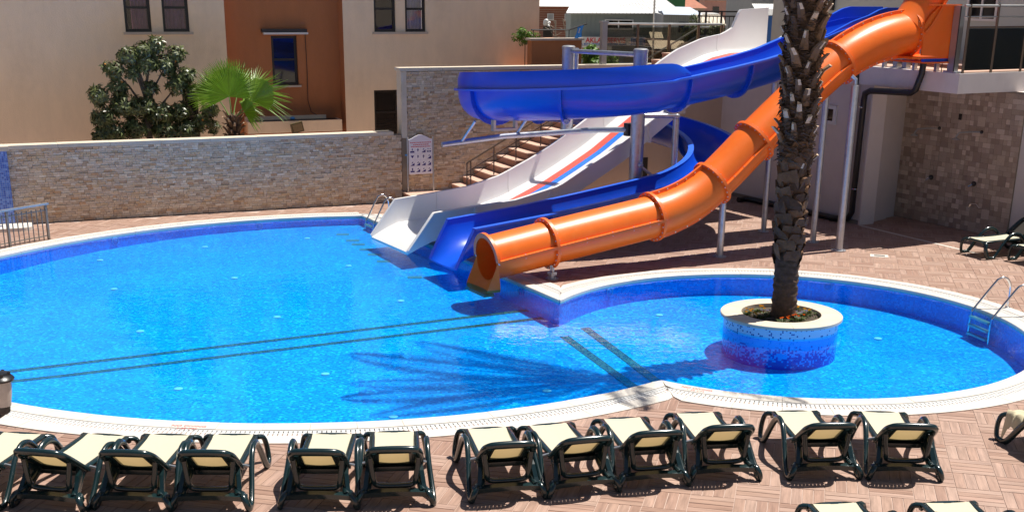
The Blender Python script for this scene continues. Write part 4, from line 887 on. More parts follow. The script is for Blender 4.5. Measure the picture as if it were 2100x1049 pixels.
for s_, w_, z_ in ((12.4,-22.3,1.8),(11.3,-22.5,1.7)):
    m_ = MB(); m_.tube([W(s_,w_,z_),W(s_+0.12,w_+0.35,z_+0.42)], 0.03, 8); m_.build('strut', MT['galv'], t_, 40)
t_ = thing('mast_arm', 'short galvanised arm from the nearer thick mast to the dark post under the blue trough', 'beam', tuple(W(14.4,-20.4,2.25)))
m_ = MB(); m_.tube([W(14.16,-20.42,2.28),W(14.80,-20.28,2.27)], 0.05, 10); m_.build('tube', MT['galv'], t_, 40)
m_ = MB(); m_.ball(W(14.82,-20.28,2.25), 0.075, 10); m_.build('joint', MT['galv'], t_, 60)
m_ = MB(); m_.box(W(14.6,-20.0,2.4), US, VS, (-0.2,0.15,-0.12,0.1,-0.06,0.12)); m_.build('cradle', MT['galv'], t_)
t_ = thing('mast_arm', 'lower brace from the nearer thick mast down towards the blue channel', 'beam', tuple(W(14.4,-20.3,1.2)))
m_ = MB(); m_.tube([W(14.10,-20.42,1.35),W(14.55,-20.22,0.98)], 0.028, 8); m_.tube([W(14.08,-20.4,0.95),W(14.2,-20.15,0.82)], 0.05, 8); m_.build('tube', MT['galv'], t_, 40)
m_ = MB(); m_.ball(W(14.1,-20.38,1.36), 0.06, 8); m_.ball(W(14.1,-20.36,0.98), 0.07, 8); m_.build('joint', MT['galv'], t_, 60)
t_ = support('slide_support', 'dark steel post inside the blue loop behind the blue channel', 14.82, -20.28, 2.22, 0.062)
# ---- blue slide
def blue_path():
    P = []
    for s_ in np.arange(18.75, 13.5, -0.15): P.append((s_, -19.2, None))
    zr = lerp([13.44,14.0,14.85,15.6,16.2,17.3,17.73,18.27,18.8],[3.05,3.12,3.25,3.38,3.51,3.86,3.95,4.05,4.08])
    P = [(s_, w_, zr(s_)) for s_, w_, _ in P]
    Rw = 2.125; n_ = 36
    for k in range(n_+1):
        a = math.pi*k/n_; P.append((13.57-Rw*math.sin(a), -19.2-Rw+Rw*math.cos(a), 3.05-0.52*(k/n_)))
    for s_ in (13.6, 13.8, 14.0, 14.2): P.append((s_, -23.45, 2.53-0.11*(s_-13.44)))
    Re = 1.945
    for k in range(n_+1):
        a = math.pi*k/n_; P.append((14.35+Re*math.sin(a), -23.45+Re-Re*math.cos(a), 2.42-1.20*(k/n_)))
    zl = lerp([9.4,9.75,11.19,12.14,13.04,13.72,14.35],[0.64,0.68,0.81,0.92,1.035,1.125,1.22])
    for s_ in np.arange(14.2, 9.85, -0.15): P.append((s_, -19.56, zl(s_)))
    P.append((9.80, -19.56, 0.685)); P.append((9.62, -19.56, 0.36)); P.append((9.45, -19.56, 0.03))
    return P
BPth = blue_path()
def frame2(i):
    a = BPth[max(i-1,0)]; b = BPth[min(i+1,len(BPth)-1)]
    T = (W(b[0],b[1])-W(a[0],a[1])).normalized(); return T.cross(ZZ)         # right-hand side of travel
def ucurve(d, wd, n_=14):
    return [(-wd*math.cos(math.pi*k/n_), -d*math.sin(math.pi*k/n_)**0.9) for k in range(n_+1)]
def blue_ring(i, dep=0.53, wd=0.47):
    s_, w_, z = BPth[i]; sd_ = frame2(i); o = W(s_, w_, z)
    bz = None
    if s_ < 9.81 and w_ > -20 and z < 0.69:
        bot = {0: 0.10, 1: 0.04, 2: 0.0}[min(2, max(0, int(round((9.80-s_)/0.175))))]
        dep = max(z-bot, 0.02)
    inner = ucurve(dep, wd); outer = [(x*1.06, y-0.03 if abs(x) < wd*0.98 else y-0.03) for x, y in ucurve(dep, wd)]
    q = [(-wd-0.09, 0.0)]+inner+[(wd+0.09, 0.0), (wd+0.09, -0.03)]+outer[::-1]+[(-wd-0.09, -0.03)]
    q = [(-wd-0.09,0.0)]+inner+[(wd+0.09,0.0),(wd+0.09,-0.028)]+[(x*1.05, y*1.04-0.03) for x, y in inner[::-1]]+[(-wd-0.09,-0.028)]
    return [o+sd_*x+ZZ*y for x, y in q]
bs = thing('blue_slide', 'dark blue open trough slide looping round the masts and down into the pool', 'water slide', tuple(W(14,-21,0)))
lens_ = [0.0]
for i in range(1, len(BPth)):
    a, b = BPth[i-1], BPth[i]; lens_.append(lens_[-1]+(W(*b)-W(*a)).length)
nsec = 12; cuts = [0]; 
marks = [16.3, 14.0]
def idx_at(fn): return min(range(len(BPth)), key=fn)
cut = [0, idx_at(lambda i: abs(BPth[i][0]-15.35)+abs(BPth[i][1]+19.2)*9), idx_at(lambda i: abs(BPth[i][0]-14.0)+abs(BPth[i][1]+19.2)*9+abs(BPth[i][2]-3.1)*3)]
base = len(np.arange(18.75, 13.5, -0.15)); cut += [base+9, base+18, base+36, base+41+9, base+41+18, base+41+27, base+41+36]
last = base+41+37; cut += [idx_at(lambda i: abs(BPth[i][0]-12.9)+abs(BPth[i][1]+19.56)*9+(9 if BPth[i][2] > 1.5 else 0)), idx_at(lambda i: abs(BPth[i][0]-11.3)+abs(BPth[i][1]+19.56)*9+(9 if BPth[i][2] > 1.5 else 0)), len(BPth)-1]
for a, b in zip(cut[:-1], cut[1:]):
    if b <= a: continue
    m_ = MB(); m_.rings([blue_ring(i) for i in range(a, b+1)], True, True); m_.build('trough_section', MT['blue'], bs, 40)
def rim_ring(i, sgn):
    s_, w_, z = BPth[i]; sd_ = frame2(i); o = W(s_, w_, z)
    return [o+sd_*(sgn*x)+ZZ*y for x, y in ((0.46,0.001),(0.575,0.001),(0.575,-0.034),(0.565,-0.034),(0.565,0.007),(0.46,0.007))]
for a, b in zip(cut[:-1], cut[1:]):
    for sg in (-1, 1):
        e = min(b, len(BPth)-3) if b == len(BPth)-1 else b
        R_ = [rim_ring(i, sg) for i in range(a, e+1)]
        if sg > 0: R_ = [r_[::-1] for r_ in R_]
        m_ = MB(); m_.rings(R_, True, True); m_.build('trough_rim', MT['blueflange'], bs, 40)
for c in cut[1:-1]:
    s_, w_, z = BPth[c]; sd_ = frame2(c); o = W(s_, w_, z); T = ZZ.cross(sd_).normalized()
    inn = [(x*1.05, y*1.04-0.03) for x, y in ucurve(0.53, 0.47)]; ou = [(x*1.20, y*1.20-0.03) for x, y in ucurve(0.53, 0.47)]
    m_ = MB(); m_.rings([[o+T*d+sd_*x+ZZ*y for x, y in inn+ou[::-1]] for d in (-0.022, 0.022)], True, True); m_.build('joint_flange', MT['blue'], bs, 40)
    m_ = MB()
    for k in range(1, 12):
        x, y = ucurve(0.53, 0.47, 12)[k]; p = o+sd_*(x*1.14)+ZZ*(y*1.13-0.03); m_.box(p, T, sd_, (-0.034,0.034,-0.009,0.009,-0.009,0.009))
    m_.build('bolts', MT['blueflange'], bs, kind='stuff')
# raised splash guard on the outer side of the upper bend
g0, g1 = cut[2], base+34
for a, b in ((g0, base+9), (base+9, base+18), (base+18, g1)):
    R_ = []
    for i in range(a, b+1):
        s_, w_, z = BPth[i]; sd_ = frame2(i); o = W(s_, w_, z); hgt = (0.05, 0.17, 0.235, 0.275)[i-g0] if i-g0 < 4 else 0.29
        R_.append([o+sd_*x+ZZ*y for x, y in ((-0.47,0.007),(-0.475,hgt*0.6),(-0.44,hgt),(-0.465,hgt+0.012),(-0.50,hgt*0.6),(-0.495,0.007))])
    m_ = MB(); m_.rings([r_[::-1] for r_ in R_], True, True); m_.build('splash_guard', MT['blue'], bs, 40)
# high start walls on the platform
for sg, e0 in ((1, 17.9), (-1, 18.1)):
    m_ = MB(); R_ = []
    for s_, h in ((17.0,0.02),(17.6,0.10),(18.0,0.18),(18.25,0.28),(18.45,0.42),(18.52,0.44),(19.3,0.44)):
        z = lerp([13.44,14.0,14.85,15.6,16.2,17.3,17.73,18.27,18.8],[3.05,3.12,3.25,3.38,3.51,3.86,3.95,3.95,3.95])(s_); zt = min(z+h, 4.27) if s_ > 18.3 else z+h
        R_.append([W(s_, -19.2-sg*x, y) for x, y in ((0.47, z+0.004 if s_ < 18.6 else 3.5), (0.47, zt), (0.53, zt), (0.53, z+0.004 if s_ < 18.6 else 3.5))])
    m_.rings(R_ if sg < 0 else [r_[::-1] for r_ in R_], True, True); m_.build('start_wall', MT['blue'], bs, 40)
support('slide_support', 'galvanised post at the foot of the palm trunk side rising to the blue trough', 16.60, -19.57, 2.88, 0.055)
support('slide_support', 'long galvanised post rising behind the orange tube beside the palm trunk', 16.75, -18.28, 3.0, 0.058)
t_ = thing('trough_bracket', 'small steel cradle under the big outer bend of the blue trough', 'bracket', tuple(W(11.2,-20.4,2.2)))
m_ = MB(); m_.sbox(11.0,11.5,-20.7,-20.6,2.10,2.14); m_.sbox(11.0,11.05,-20.7,-20.6,2.14,2.3); m_.sbox(11.45,11.5,-20.7,-20.6,2.14,2.3); m_.build('cradle', MT['galv'], t_)
# ---- orange tube slide
TW_ = -17.88
TC = [(9.45,0.42),(10.55,0.575),(11.6,0.715),(12.35,0.815),(12.65,0.86),(13.05,0.945),(13.5,1.11),(13.92,1.36),(14.3,1.65),(14.79,2.05),(15.6,2.67),(16.1,3.04),(16.57,3.35),(17.0,3.56),(17.4,3.70),(17.8,3.79),(18.2,3.84)]
def cr(P, n_=4):
    out = []
    for i in range(len(P)-1):
        p0, p1, p2, p3 = P[max(i-1,0)], P[i], P[i+1], P[min(i+2,len(P)-1)]
        for k in range(n_):
            t = k/n_; out.append(tuple(0.5*((2*b)+(-a+c)*t+(2*a-5*b+4*c-d)*t*t+(-a+3*b-3*c+d)*t**3) for a, b, c, d in zip(p0,p1,p2,p3)))
    out.append(P[-1]); return out
TCs = cr(TC, 4)
def tube_frame(i):
    a = TCs[max(i-1,0)]; b = TCs[min(i+1,len(TCs)-1)]; T = (W(b[0],0,b[1])-W(a[0],0,a[1])).normalized(); N = VS.cross(T).normalized()
    if N.z < 0: N = -N
    return T, N
TR = 0.365; NS = 40
def tring(i, r_, n_=NS):
    s_, z = TCs[i]; T, N = tube_frame(i); o = W(s_, TW_, z); return [o+VS*(r_*math.cos(2*math.pi*k/n_))+N*(r_*math.sin(2*math.pi*k/n_)) for k in range(n_)]
ts_ = thing('orange_slide', 'orange closed tube slide curving from the platform down to the pool edge', 'water slide', tuple(W(13,TW_,0)))
fl_s = [10.55, 12.62, 13.92, 14.79, 16.57, 18.18]
fi = [0]+[min(range(len(TCs)), key=lambda i: abs(TCs[i][0]-x)) for x in fl_s]
for a, b in zip(fi[:-1], fi[1:]):
    m_ = MB(); o_ = [tring(i, TR) for i in range(a, b+1)]; i_ = [tring(i, TR-0.02) for i in range(a, b+1)]
    m_.rings(o_+i_[::-1], True, False, True); m_.build('tube_section', MT['orange'], ts_, 50)
for a in fi[1:]+[0]:
    T, N = tube_frame(a); s_, z = TCs[a]; o = W(s_, TW_, z)
    c_ = lambda r_, d, n_=NS: [o+T*d+VS*(r_*math.cos(2*math.pi*k/n_))+N*(r_*math.sin(2*math.pi*k/n_)) for k in range(n_)]
    m_ = MB()
    if a == 0:      # mouth: flange over the upper half only
        hh = lambda r_, d: [o+T*d+VS*(r_*math.cos(math.pi*k/24))+N*(r_*math.sin(math.pi*k/24)) for k in range(25)]
        m_.rings([hh(TR-0.02,-0.03), hh(TR+0.06,-0.03), hh(TR+0.06,0.02), hh(TR-0.0,0.02)], False, False, True); m_.build('mouth_flange', MT['orangeflange'], ts_, 40)
        continue
    m_.rings([c_(TR-0.005,-0.028), c_(TR+0.065,-0.028), c_(TR+0.065,0.028), c_(TR-0.005,0.028)], True, False, True); fo_ = m_.build('joint_flange', MT['orangeflange'], ts_, 40)
    m_ = MB()
    for k in range(22):
        an = 2*math.pi*k/22; p = o+VS*((TR+0.036)*math.cos(an))+N*((TR+0.036)*math.sin(an)); m_.box(p, T, VS, (-0.042,0.042,-0.011,0.011,-0.011,0.011), N)
    m_.build('bolts', MT['bolt'], fo_, kind='stuff')
# long flanges: at the sides on straight parts, top and foot on bends
for n_, (a, b) in enumerate(zip(fi[:-1], fi[1:])):
    bend = n_ in (2, 5)
    for sg in (-1, 1):
        R_ = []; bl = MB()
        for i in range(a, b+1):
            s_, z = TCs[i]; T, N = tube_frame(i); o = W(s_, TW_, z)
            X, Y = (N*sg, VS) if bend else (VS*sg, N)
            R_.append([o+X*(TR-0.006)-Y*0.026, o+X*(TR+0.06)-Y*0.026, o+X*(TR+0.06)+Y*0.026, o+X*(TR-0.006)+Y*0.026])
            if i % 2 == 0: bl.box(o+X*(TR+0.034), T, X, (-0.011,0.011,-0.011,0.011,-0.036,0.036), Y)
        if (bend and sg > 0) or (not bend and sg < 0): pass
        m_ = MB(); m_.rings(R_, True, True); sf = m_.build('seam_flange', MT['orangeflange'], ts_)
        bl.build('bolts', MT['bolt'], sf, kind='stuff')
# open lower lip at the mouth with cheeks, wet tip
T, N = tube_frame(0); o = W(TCs[0][0], TW_, TCs[0][1])
def low(r_, d, drop, fl): 
    out = []
    for k in range(25):
        a = math.pi+math.pi*k/24; x, y = math.cos(a), math.sin(a); xx = x*(r_+fl*(1-abs(y))*0.25); out.append(o-US*d+VS*xx+N*(y*r_*(1-0.0*fl))-ZZ*(drop*(-y)))
    return out
cheek = MB()
def cheekring(d, th):
    pts_ = [(-TR-th,0.10),(-TR-th-0.06,-0.40),(-0.34,-0.62),(0.34,-0.62),(TR+th+0.06,-0.40),(TR+th,0.10)]
    return [o+US*d+VS*x+ZZ*y for x, y in pts_]
n25 = 25
ang = [math.pi+math.pi*k/(n25-1) for k in range(n25)]
def innerring(d, r_=TR-0.02): return [o-US*d+VS*(r_*math.cos(a))+ZZ*(r_*math.sin(a)) for a in ang]
def outerpoly():
    P = [(-TR-0.015, 0.02), (-TR-0.005,-0.16), (-0.375,-0.40), (-0.345,-0.505), (0.345,-0.505), (0.375,-0.40), (TR+0.005,-0.16), (TR+0.015, 0.02)]
    ln = [0]; 
    for a, b in zip(P[:-1], P[1:]): ln.append(ln[-1]+math.hypot(b[0]-a[0], b[1]-a[1]))
    return [(float(np.interp(ln[-1]*k/(n25-1), ln, [p[0] for p in P])), float(np.interp(ln[-1]*k/(n25-1), ln, [p[1] for p in P]))) for k in range(n25)]
def outring(d): return [o-US*(d*min(1.0, max(0.0, -y/0.5)))+VS*x+ZZ*y for x, y in outerpoly()]
m_ = MB(); m_.rings([innerring(-0.05), innerring(0.02), outring(0.22), outring(0.19), outring(-0.05)], False, False); m_.build('mouth_lip', MT['orange'], ts_, 35)
m_ = MB(); m_.box(o, US, VS, (-0.235,-0.06,-0.335,0.335,-0.55,-0.503)); m_.build('lip_tip', MT['lip'], ts_)
# start box with flat sides on the platform and the raised hood
def obox_prof(): return [(18.2,3.46),(18.7,3.44),(19.0,3.43),(19.0,4.32),(18.52,4.32),(18.34,4.18),(18.2,4.0)]
for sg in (-1, 1):
    m_ = MB(); m_.rings([[W(a, TW_+sg*c, z) for a, z in obox_prof()] for c in (0.40, 0.43)], True, True); m_.build('start_side', MT['orange'], ts_)
m_ = MB(); m_.sbox(18.0, 19.0, TW_-0.40, TW_+0.40, 3.40, 3.44); m_.sbox(18.3,19.0,TW_-0.43,TW_+0.47,3.32,3.345); m_.build('start_floor', MT['orange'], ts_)
m_ = MB(); m_.sbox(18.3, 19.0, TW_+0.34, TW_+0.40, 3.345, 3.40); m_.build('blue_beam', MT['blue'], ts_)
m_ = MB(); m_.sbox(18.30, 19.02, TW_+0.38, TW_+0.49, 4.322, 4.35); m_.build('start_rim', MT['orangeflange'], ts_)
m_ = MB(); m_.tube([W(18.78,-17.92,3.45),W(18.78,-17.92,3.30)], 0.07, 10); m_.build('drain_stub', MT['orange'], ts_, 40)
hood = [(18.2,3.86),(18.34,3.98),(18.5,4.20),(18.66,4.46),(18.78,4.70)]
def hring(j, r_, n_=26):
    a = hood[max(j-1,0)]; b = hood[min(j+1,len(hood)-1)]; T = (W(b[0],0,b[1])-W(a[0],0,a[1])).normalized(); N = VS.cross(T); N = N if N.z > 0 else -N
    o_ = W(hood[j][0], TW_, hood[j][1]); return [o_+VS*(r_*math.cos(math.pi*k/n_))+N*(r_*math.sin(math.pi*k/n_)) for k in range(n_+1)], T, N, o_
m_ = MB(); m_.rings([hring(j, TR+0.02)[0]+hring(j, TR)[0][::-1] for j in range(len(hood))], True, True); m_.build('entry_hood', MT['orange'], ts_, 50)
for j in (4,):
    _, T, N, o_ = hring(j, TR); hh = lambda r_, d: [o_+T*d+VS*(r_*math.cos(math.pi*k/24))+N*(r_*math.sin(math.pi*k/24)) for k in range(25)]
    m_ = MB(); m_.rings([hh(TR-0.02,-0.03), hh(TR+0.09,-0.03), hh(TR+0.09,0.03), hh(TR-0.02,0.03)], False, False, True); m_.build('hood_flange', MT['orangeflange'], ts_, 40)
for sg in (-1, 1):
    m_ = MB(); R_ = []
    for j in range(len(hood)):
        _, T, N, o_ = hring(j, TR); R_.append([o_+VS*(sg*(TR-0.01))-N*0.03, o_+VS*(sg*(TR+0.10))-N*0.03, o_+VS*(sg*(TR+0.10))+N*0.02, o_+VS*(sg*(TR-0.01))+N*0.02])
    m_.rings(R_, True, True); m_.build('seam_flange', MT['orangeflange'], ts_)
# supports of the tube
def saddle(t_, s_, w_, z):
    m_ = MB(); m_.sbox(s_-0.05, s_+0.05, w_-0.07, w_+0.07, z, z+0.05); m_.sbox(s_-0.012, s_+0.012, w_-0.05, w_+0.05, z+0.05, z+0.16); m_.build('saddle', MT['galv'], t_)
t_ = support('slide_support', 'stubby grey steel foot under the orange tube near its mouth', 10.58, -17.72, 0.10, 0.055); saddle(t_, 10.58, -17.72, 0.08)
m_ = MB(); m_.tube([W(10.56,-17.66,0.09),W(10.52,-17.64,0.26)], 0.014, 8); m_.build('eye_bolt', MT['galv'], t_)
t_ = support('slide_support', 'short galvanised post under the first bend of the orange tube', 14.25, -17.95, 1.03, 0.062); saddle(t_, 14.25, -17.95, 1.01)
t_ = support('slide_support', 'tall galvanised post nearest the pool holding the top of the orange tube', 16.62, -17.42, 2.98, 0.068); 
m_ = MB(); m_.tube([W(16.62,-17.42,2.96),W(16.62,-17.42,3.08),W(16.55,-17.46,3.14)], 0.035, 8); m_.build('saddle', MT['galv'], t_, 40)
# ================================================================== POOL LADDERS, RAILING, LAMP
def ladder(lab, a, b, d, dist=0.52):
    a, b = Vector(a), Vector(b); d = Vector((*d, 0)).normalized()
    t_ = thing('pool_ladder', lab, 'ladder', (a.x, a.y, 0), group='steel pool ladders')
    prof = [(dist,0.0),(dist+0.01,0.28),(dist-0.01,0.38),(dist-0.06,0.455),(dist-0.13,0.485),(dist-0.20,0.465),(dist-0.26,0.41),(0.0,0.06),(-0.05,-0.02),(-0.07,-0.12),(-0.07,-0.42)]
    for p in (a, b):
        m_ = MB(); m_.tube([Vector((p.x,p.y,0))+d*x+ZZ*z for x, z in cr(prof, 3)], 0.019, 10); m_.build('rail', MT['steel'], t_, 50)
        m_ = MB(); m_.lathe(Vector((p.x,p.y,0.016))+d*dist, [(0.045,0),(0.045,0.008),(0.02,0.02)], 14); m_.build('foot_flange', MT['steel'], t_, 40)
    for z in (-0.10, -0.23, -0.36):
        m_ = MB(); pa, pb = Vector((a.x,a.y,z))-d*0.065, Vector((b.x,b.y,z))-d*0.065; e = (pb-pa).normalized()
        m_.box(pa, e, d, (0.02,(pb-pa).length-0.02,-0.05,0.03,-0.014,0.014)); m_.build('tread', MT['railgrey'], t_)
ladder('curved steel pool ladder on the rim of the round pool beside the paving', (7.10,18.86), (7.23,18.36), (0.96,0.16))
ladder('curved steel pool ladder on the big pool beside the mouth of the white slide', (-3.03,26.10), (-2.83,25.72), (0.883,0.469), 0.45)
MT['railbar']=M('brown_grey_rail', (0.20,0.175,0.155), 0.4, metal=0.4, var=0.1)
rl = thing('pool_railing', 'grey steel railing with upright balusters by the blue mosaic shower pillar', 'railing', (-9.2,22.77,0))
ra, rb_2 = Vector((-8.765,23.52,0)), Vector((-10.55,20.52,0)); rd = (rb_2-ra).normalized(); sp_ = 0.1088
for k in range(4):
    p = ra+rd*(0.871*k); m_ = MB(); m_.box(p, rd, rd.cross(ZZ), (-0.02,0.02,-0.02,0.02,0.0,0.655)); m_.build('post', MT['railbar'], rl)
m_ = MB(); m_.box(ra, rd, rd.cross(ZZ), (-0.06,3.3,-0.028,0.028,0.655,0.69)); m_.build('handrail', MT['railgrey'], rl)
for z in (0.56, 0.085): m_ = MB(); m_.box(ra, rd, rd.cross(ZZ), (0.02,3.2,-0.008,0.008,z-0.009,z+0.009)); m_.build('rail', MT['railbar'], rl)
for k in range(28):
    if k % 8 == 0: continue
    p = ra+rd*(sp_*k); m_ = MB(); m_.tube([p+ZZ*0.02, p+ZZ*0.60], 0.011, 6); m_.build('baluster', MT['railbar'], rl)
lp = thing('garden_lantern', 'black capped garden lantern with frosted glass at the near left corner of the pool', 'lantern', (-4.6,9.5,0))
LCn = Vector((-4.06,9.5,0))
m_ = MB(); m_.lathe(LCn+ZZ*1.43, [(0.062,-0.02),(0.068,0.02),(0.078,0.08),(0.084,0.14),(0.084,0.19),(0.07,0.19)], 24); m_.build('glass', MT['lampglass'], lp, 60)
m_ = MB(); m_.lathe(LCn+ZZ*1.62, [(0.07,-0.01),(0.108,0.0),(0.112,0.016),(0.098,0.032),(0.07,0.045),(0.066,0.062),(0.03,0.07),(0.001,0.072)], 24); m_.build('cap', MT['lampblk'], lp, 30)
m_ = MB()
for k in range(5):
    a = 2*math.pi*k/5+0.3; m_.lathe(LCn+Vector((0.072*math.cos(a),0.072*math.sin(a),1.655)), [(0.014,0),(0.014,0.03),(0.001,0.034)], 8)
m_.build('cap_knobs', MT['lampblk'], lp, 40)
m_ = MB(); m_.lathe(LCn+ZZ*1.36, [(0.03,-0.02),(0.05,0.0),(0.055,0.05),(0.063,0.052)], 20); m_.build('base_cup', MT['lampblk'], lp, 40)
m_ = MB(); m_.tube([LCn+Vector((0,0,1.35)),LCn+Vector((-0.1,0,1.28)),LCn+Vector((-0.45,0,1.30)),LCn+Vector((-0.54,0,1.22)),LCn+Vector((-0.54,0,0))], 0.02, 8); m_.build('post', MT['lampblk'], lp, 40)
# ================================================================== PLANTER ISLAND AND PALM
PC = Vector((3.91, 17.91, 0))
pi_ = thing('planter_island', 'round mosaic planter island with cream coping ring standing in the round pool', 'planter', (PC.x, PC.y, FLOOR_Z))
m_ = MB(); n_ = 96
for k in range(n_):
    a, b = 2*math.pi*k/n_, 2*math.pi*(k+1)/n_; r_ = 0.825
    m_.uv[len(m_.f)] = [(a*r_, FLOOR_Z),(b*r_, FLOOR_Z),(b*r_, 0.11),(a*r_, 0.11)]
    m_.add([PC+Vector((r_*math.cos(t), r_*math.sin(t), z)) for t, z in ((a,FLOOR_Z-0.01),(b,FLOOR_Z-0.01),(b,0.11),(a,0.11))], [(0,1,2,3)])
m_.build('mosaic_wall', MT['planterw'], pi_, 30)
for k in range(12):
    a0_, a1_ = 2*math.pi*k/12+0.002, 2*math.pi*(k+1)/12-0.002
    m_ = MB(); m_.rings([[PC+Vector((r_*math.cos(a), r_*math.sin(a), z)) for r_, z in ((0.575,0.105),(0.878,0.105),(0.878,0.142),(0.870,0.150),(0.575,0.150))] for a in [a0_+(a1_-a0_)*j/8 for j in range(9)]], True, True); m_.build('coping_segment', MT['cope'], pi_)
m_ = MB(); m_.lathe(PC, [(0.60,-0.3),(0.575,0.10),(0.57,0.10),(0.57,0.06)], 48); m_.build('inner_wall', MT['mortar'], pi_)
bm = bmesh.new(); bmesh.ops.create_grid(bm, x_segments=40, y_segments=40, size=0.6); vv = []
m_ = MB()
m_.rings([[PC+Vector((r_*math.cos(a), r_*math.sin(a), 0.075+0.03*math.sin(7*a+9*r_)*math.cos(11*r_)+rnd.uniform(0,0.018)+0.05*(0.57-r_))) for a in [2*math.pi*k/60 for k in range(60)]] for r_ in (0.572,0.5,0.42,0.34,0.26,0.18,0.05)], True, True); m_.build('soil', MT['soil'], pi_); bm.free()
def leafquad(mb, p, d, up, l, wd, bend=0.25):
    d = d.normalized(); s_ = d.cross(up); s_ = s_.normalized() if s_.length > 1e-3 else Vector((1,0,0)); n_ = s_.cross(d)
    m1 = p+d*l*0.5+n_*l*0.06; e = p+d*l-n_*l*bend
    mb.add([p, m1-s_*wd/2, e, m1+s_*wd/2], [(0,1,3),(1,2,3)])
def rvec(r_=1.0):
    while True:
        v_ = Vector((rnd.uniform(-1,1), rnd.uniform(-1,1), rnd.uniform(-1,1)))
        if 0.05 < v_.length < 1: return v_*r_
fl_lab = [('marigold','yellow marigolds at the far left of the planter ring beside the palm trunk','yel',(-0.30,0.22)),('marigold','yellow flowers at the right edge of the planter soil','yel',(0.42,0.10)),('marigold','orange marigolds just in front of the palm trunk','ora',(0.10,-0.22)),('marigold','orange flowers right of the orange marigold clump by the trunk','ora',(0.20,-0.30)),('pansy','pale violet flowers between trunk and yellow clump on the right','pal',(0.30,-0.02)),('pansy','pale violet flowers left of the palm trunk','pal',(-0.22,-0.02)),('marigold','small yellow flowers at the left front of the planter','yel',(-0.36,-0.16)),('marigold','few orange flowers at the front edge of the soil','ora',(-0.06,-0.42)),('marigold','yellow flowers behind the trunk at the right rear of the planter','yel',(0.28,0.34)),('marigold','lone yellow flower tuft at the very left of the soil','yel',(-0.48,0.03))]
for nm_, lab, mt_, (x, y) in fl_lab:
    c = PC+Vector((x, y, 0.09)); t_ = thing(nm_+'_plant', lab, 'flower', tuple(c))
    m_ = MB()
    for k in range(46):
        v_ = rvec(0.11); leafquad(m_, c+Vector((v_.x*0.8,v_.y*0.8,0)), Vector((v_.x,v_.y,0.07+abs(v_.z))), ZZ, rnd.uniform(0.05,0.10), 0.024)
    m_.build('foliage', MT['bush2'], t_)
    for k in range(rnd.randint(3,5)):
        p = c+Vector((rnd.uniform(-0.08,0.08), rnd.uniform(-0.08,0.08), rnd.uniform(0.06,0.10))); b_ = MB()
        for j in range(9):
            a = j*0.7; b_.add([p, p+Vector((0.020*math.cos(a),0.020*math.sin(a),0.012)), p+Vector((0.020*math.cos(a+0.8),0.020*math.sin(a+0.8),0.014)), p+Vector((0.01*math.cos(a+.4),0.01*math.sin(a+.4),0.022))], [(0,1,2),(0,2,3)])
        b_.build('bloom', MT[mt_], t_)
m_ = MB()
for k in range(900):
    a, r_ = rnd.uniform(0,2*math.pi), 0.56*math.sqrt(rnd.random()); v_ = rvec(); leafquad(m_, PC+Vector((r_*math.cos(a), r_*math.sin(a), 0.075)), Vector((v_.x,v_.y,0.5+abs(v_.z))), ZZ, rnd.uniform(0.02,0.06), 0.014)
gc = m_.build('ground_cover', MT['bush2'], None, kind='stuff')
# ---- date palm
PB = Vector((3.93, 17.84, 0.06)); PTOP = Vector((3.85, 17.84, 6.25))
pt = thing('date_palm', 'date palm with rough leaf-base trunk growing out of the planter island', 'palm tree', tuple(PB))
def paxis(z): return PB+(PTOP-PB)*((z-PB.z)/(PTOP.z-PB.z))
prad = lerp([0.06,0.2,0.5,1.0,1.6,2.3,3.0,3.8,4.6,7.3],[0.185,0.172,0.166,0.162,0.166,0.176,0.188,0.205,0.215,0.23])
m_ = MB(); RG = []; zs = np.arange(0.06, 6.25, 0.022); 
for z in zs:
    ph = (z*10.5) % 1.0; bump_ = 0.018*(ph**1.6) if z < 1.35 else 0.012*ph
    RG.append([paxis(z)+Vector(((prad(z)+bump_+0.007*math.sin(5*a+z*31)+0.006*math.sin(11*a-z*17))*math.cos(a), (prad(z)+bump_+0.007*math.sin(4*a+z*29))*math.sin(a), 0.012*math.sin(3*a+z*9))) for a in [2*math.pi*k/28 for k in range(28)]])
m_.rings(RG, True, True); m_.build('trunk', MT['trunk'], pt, 80)
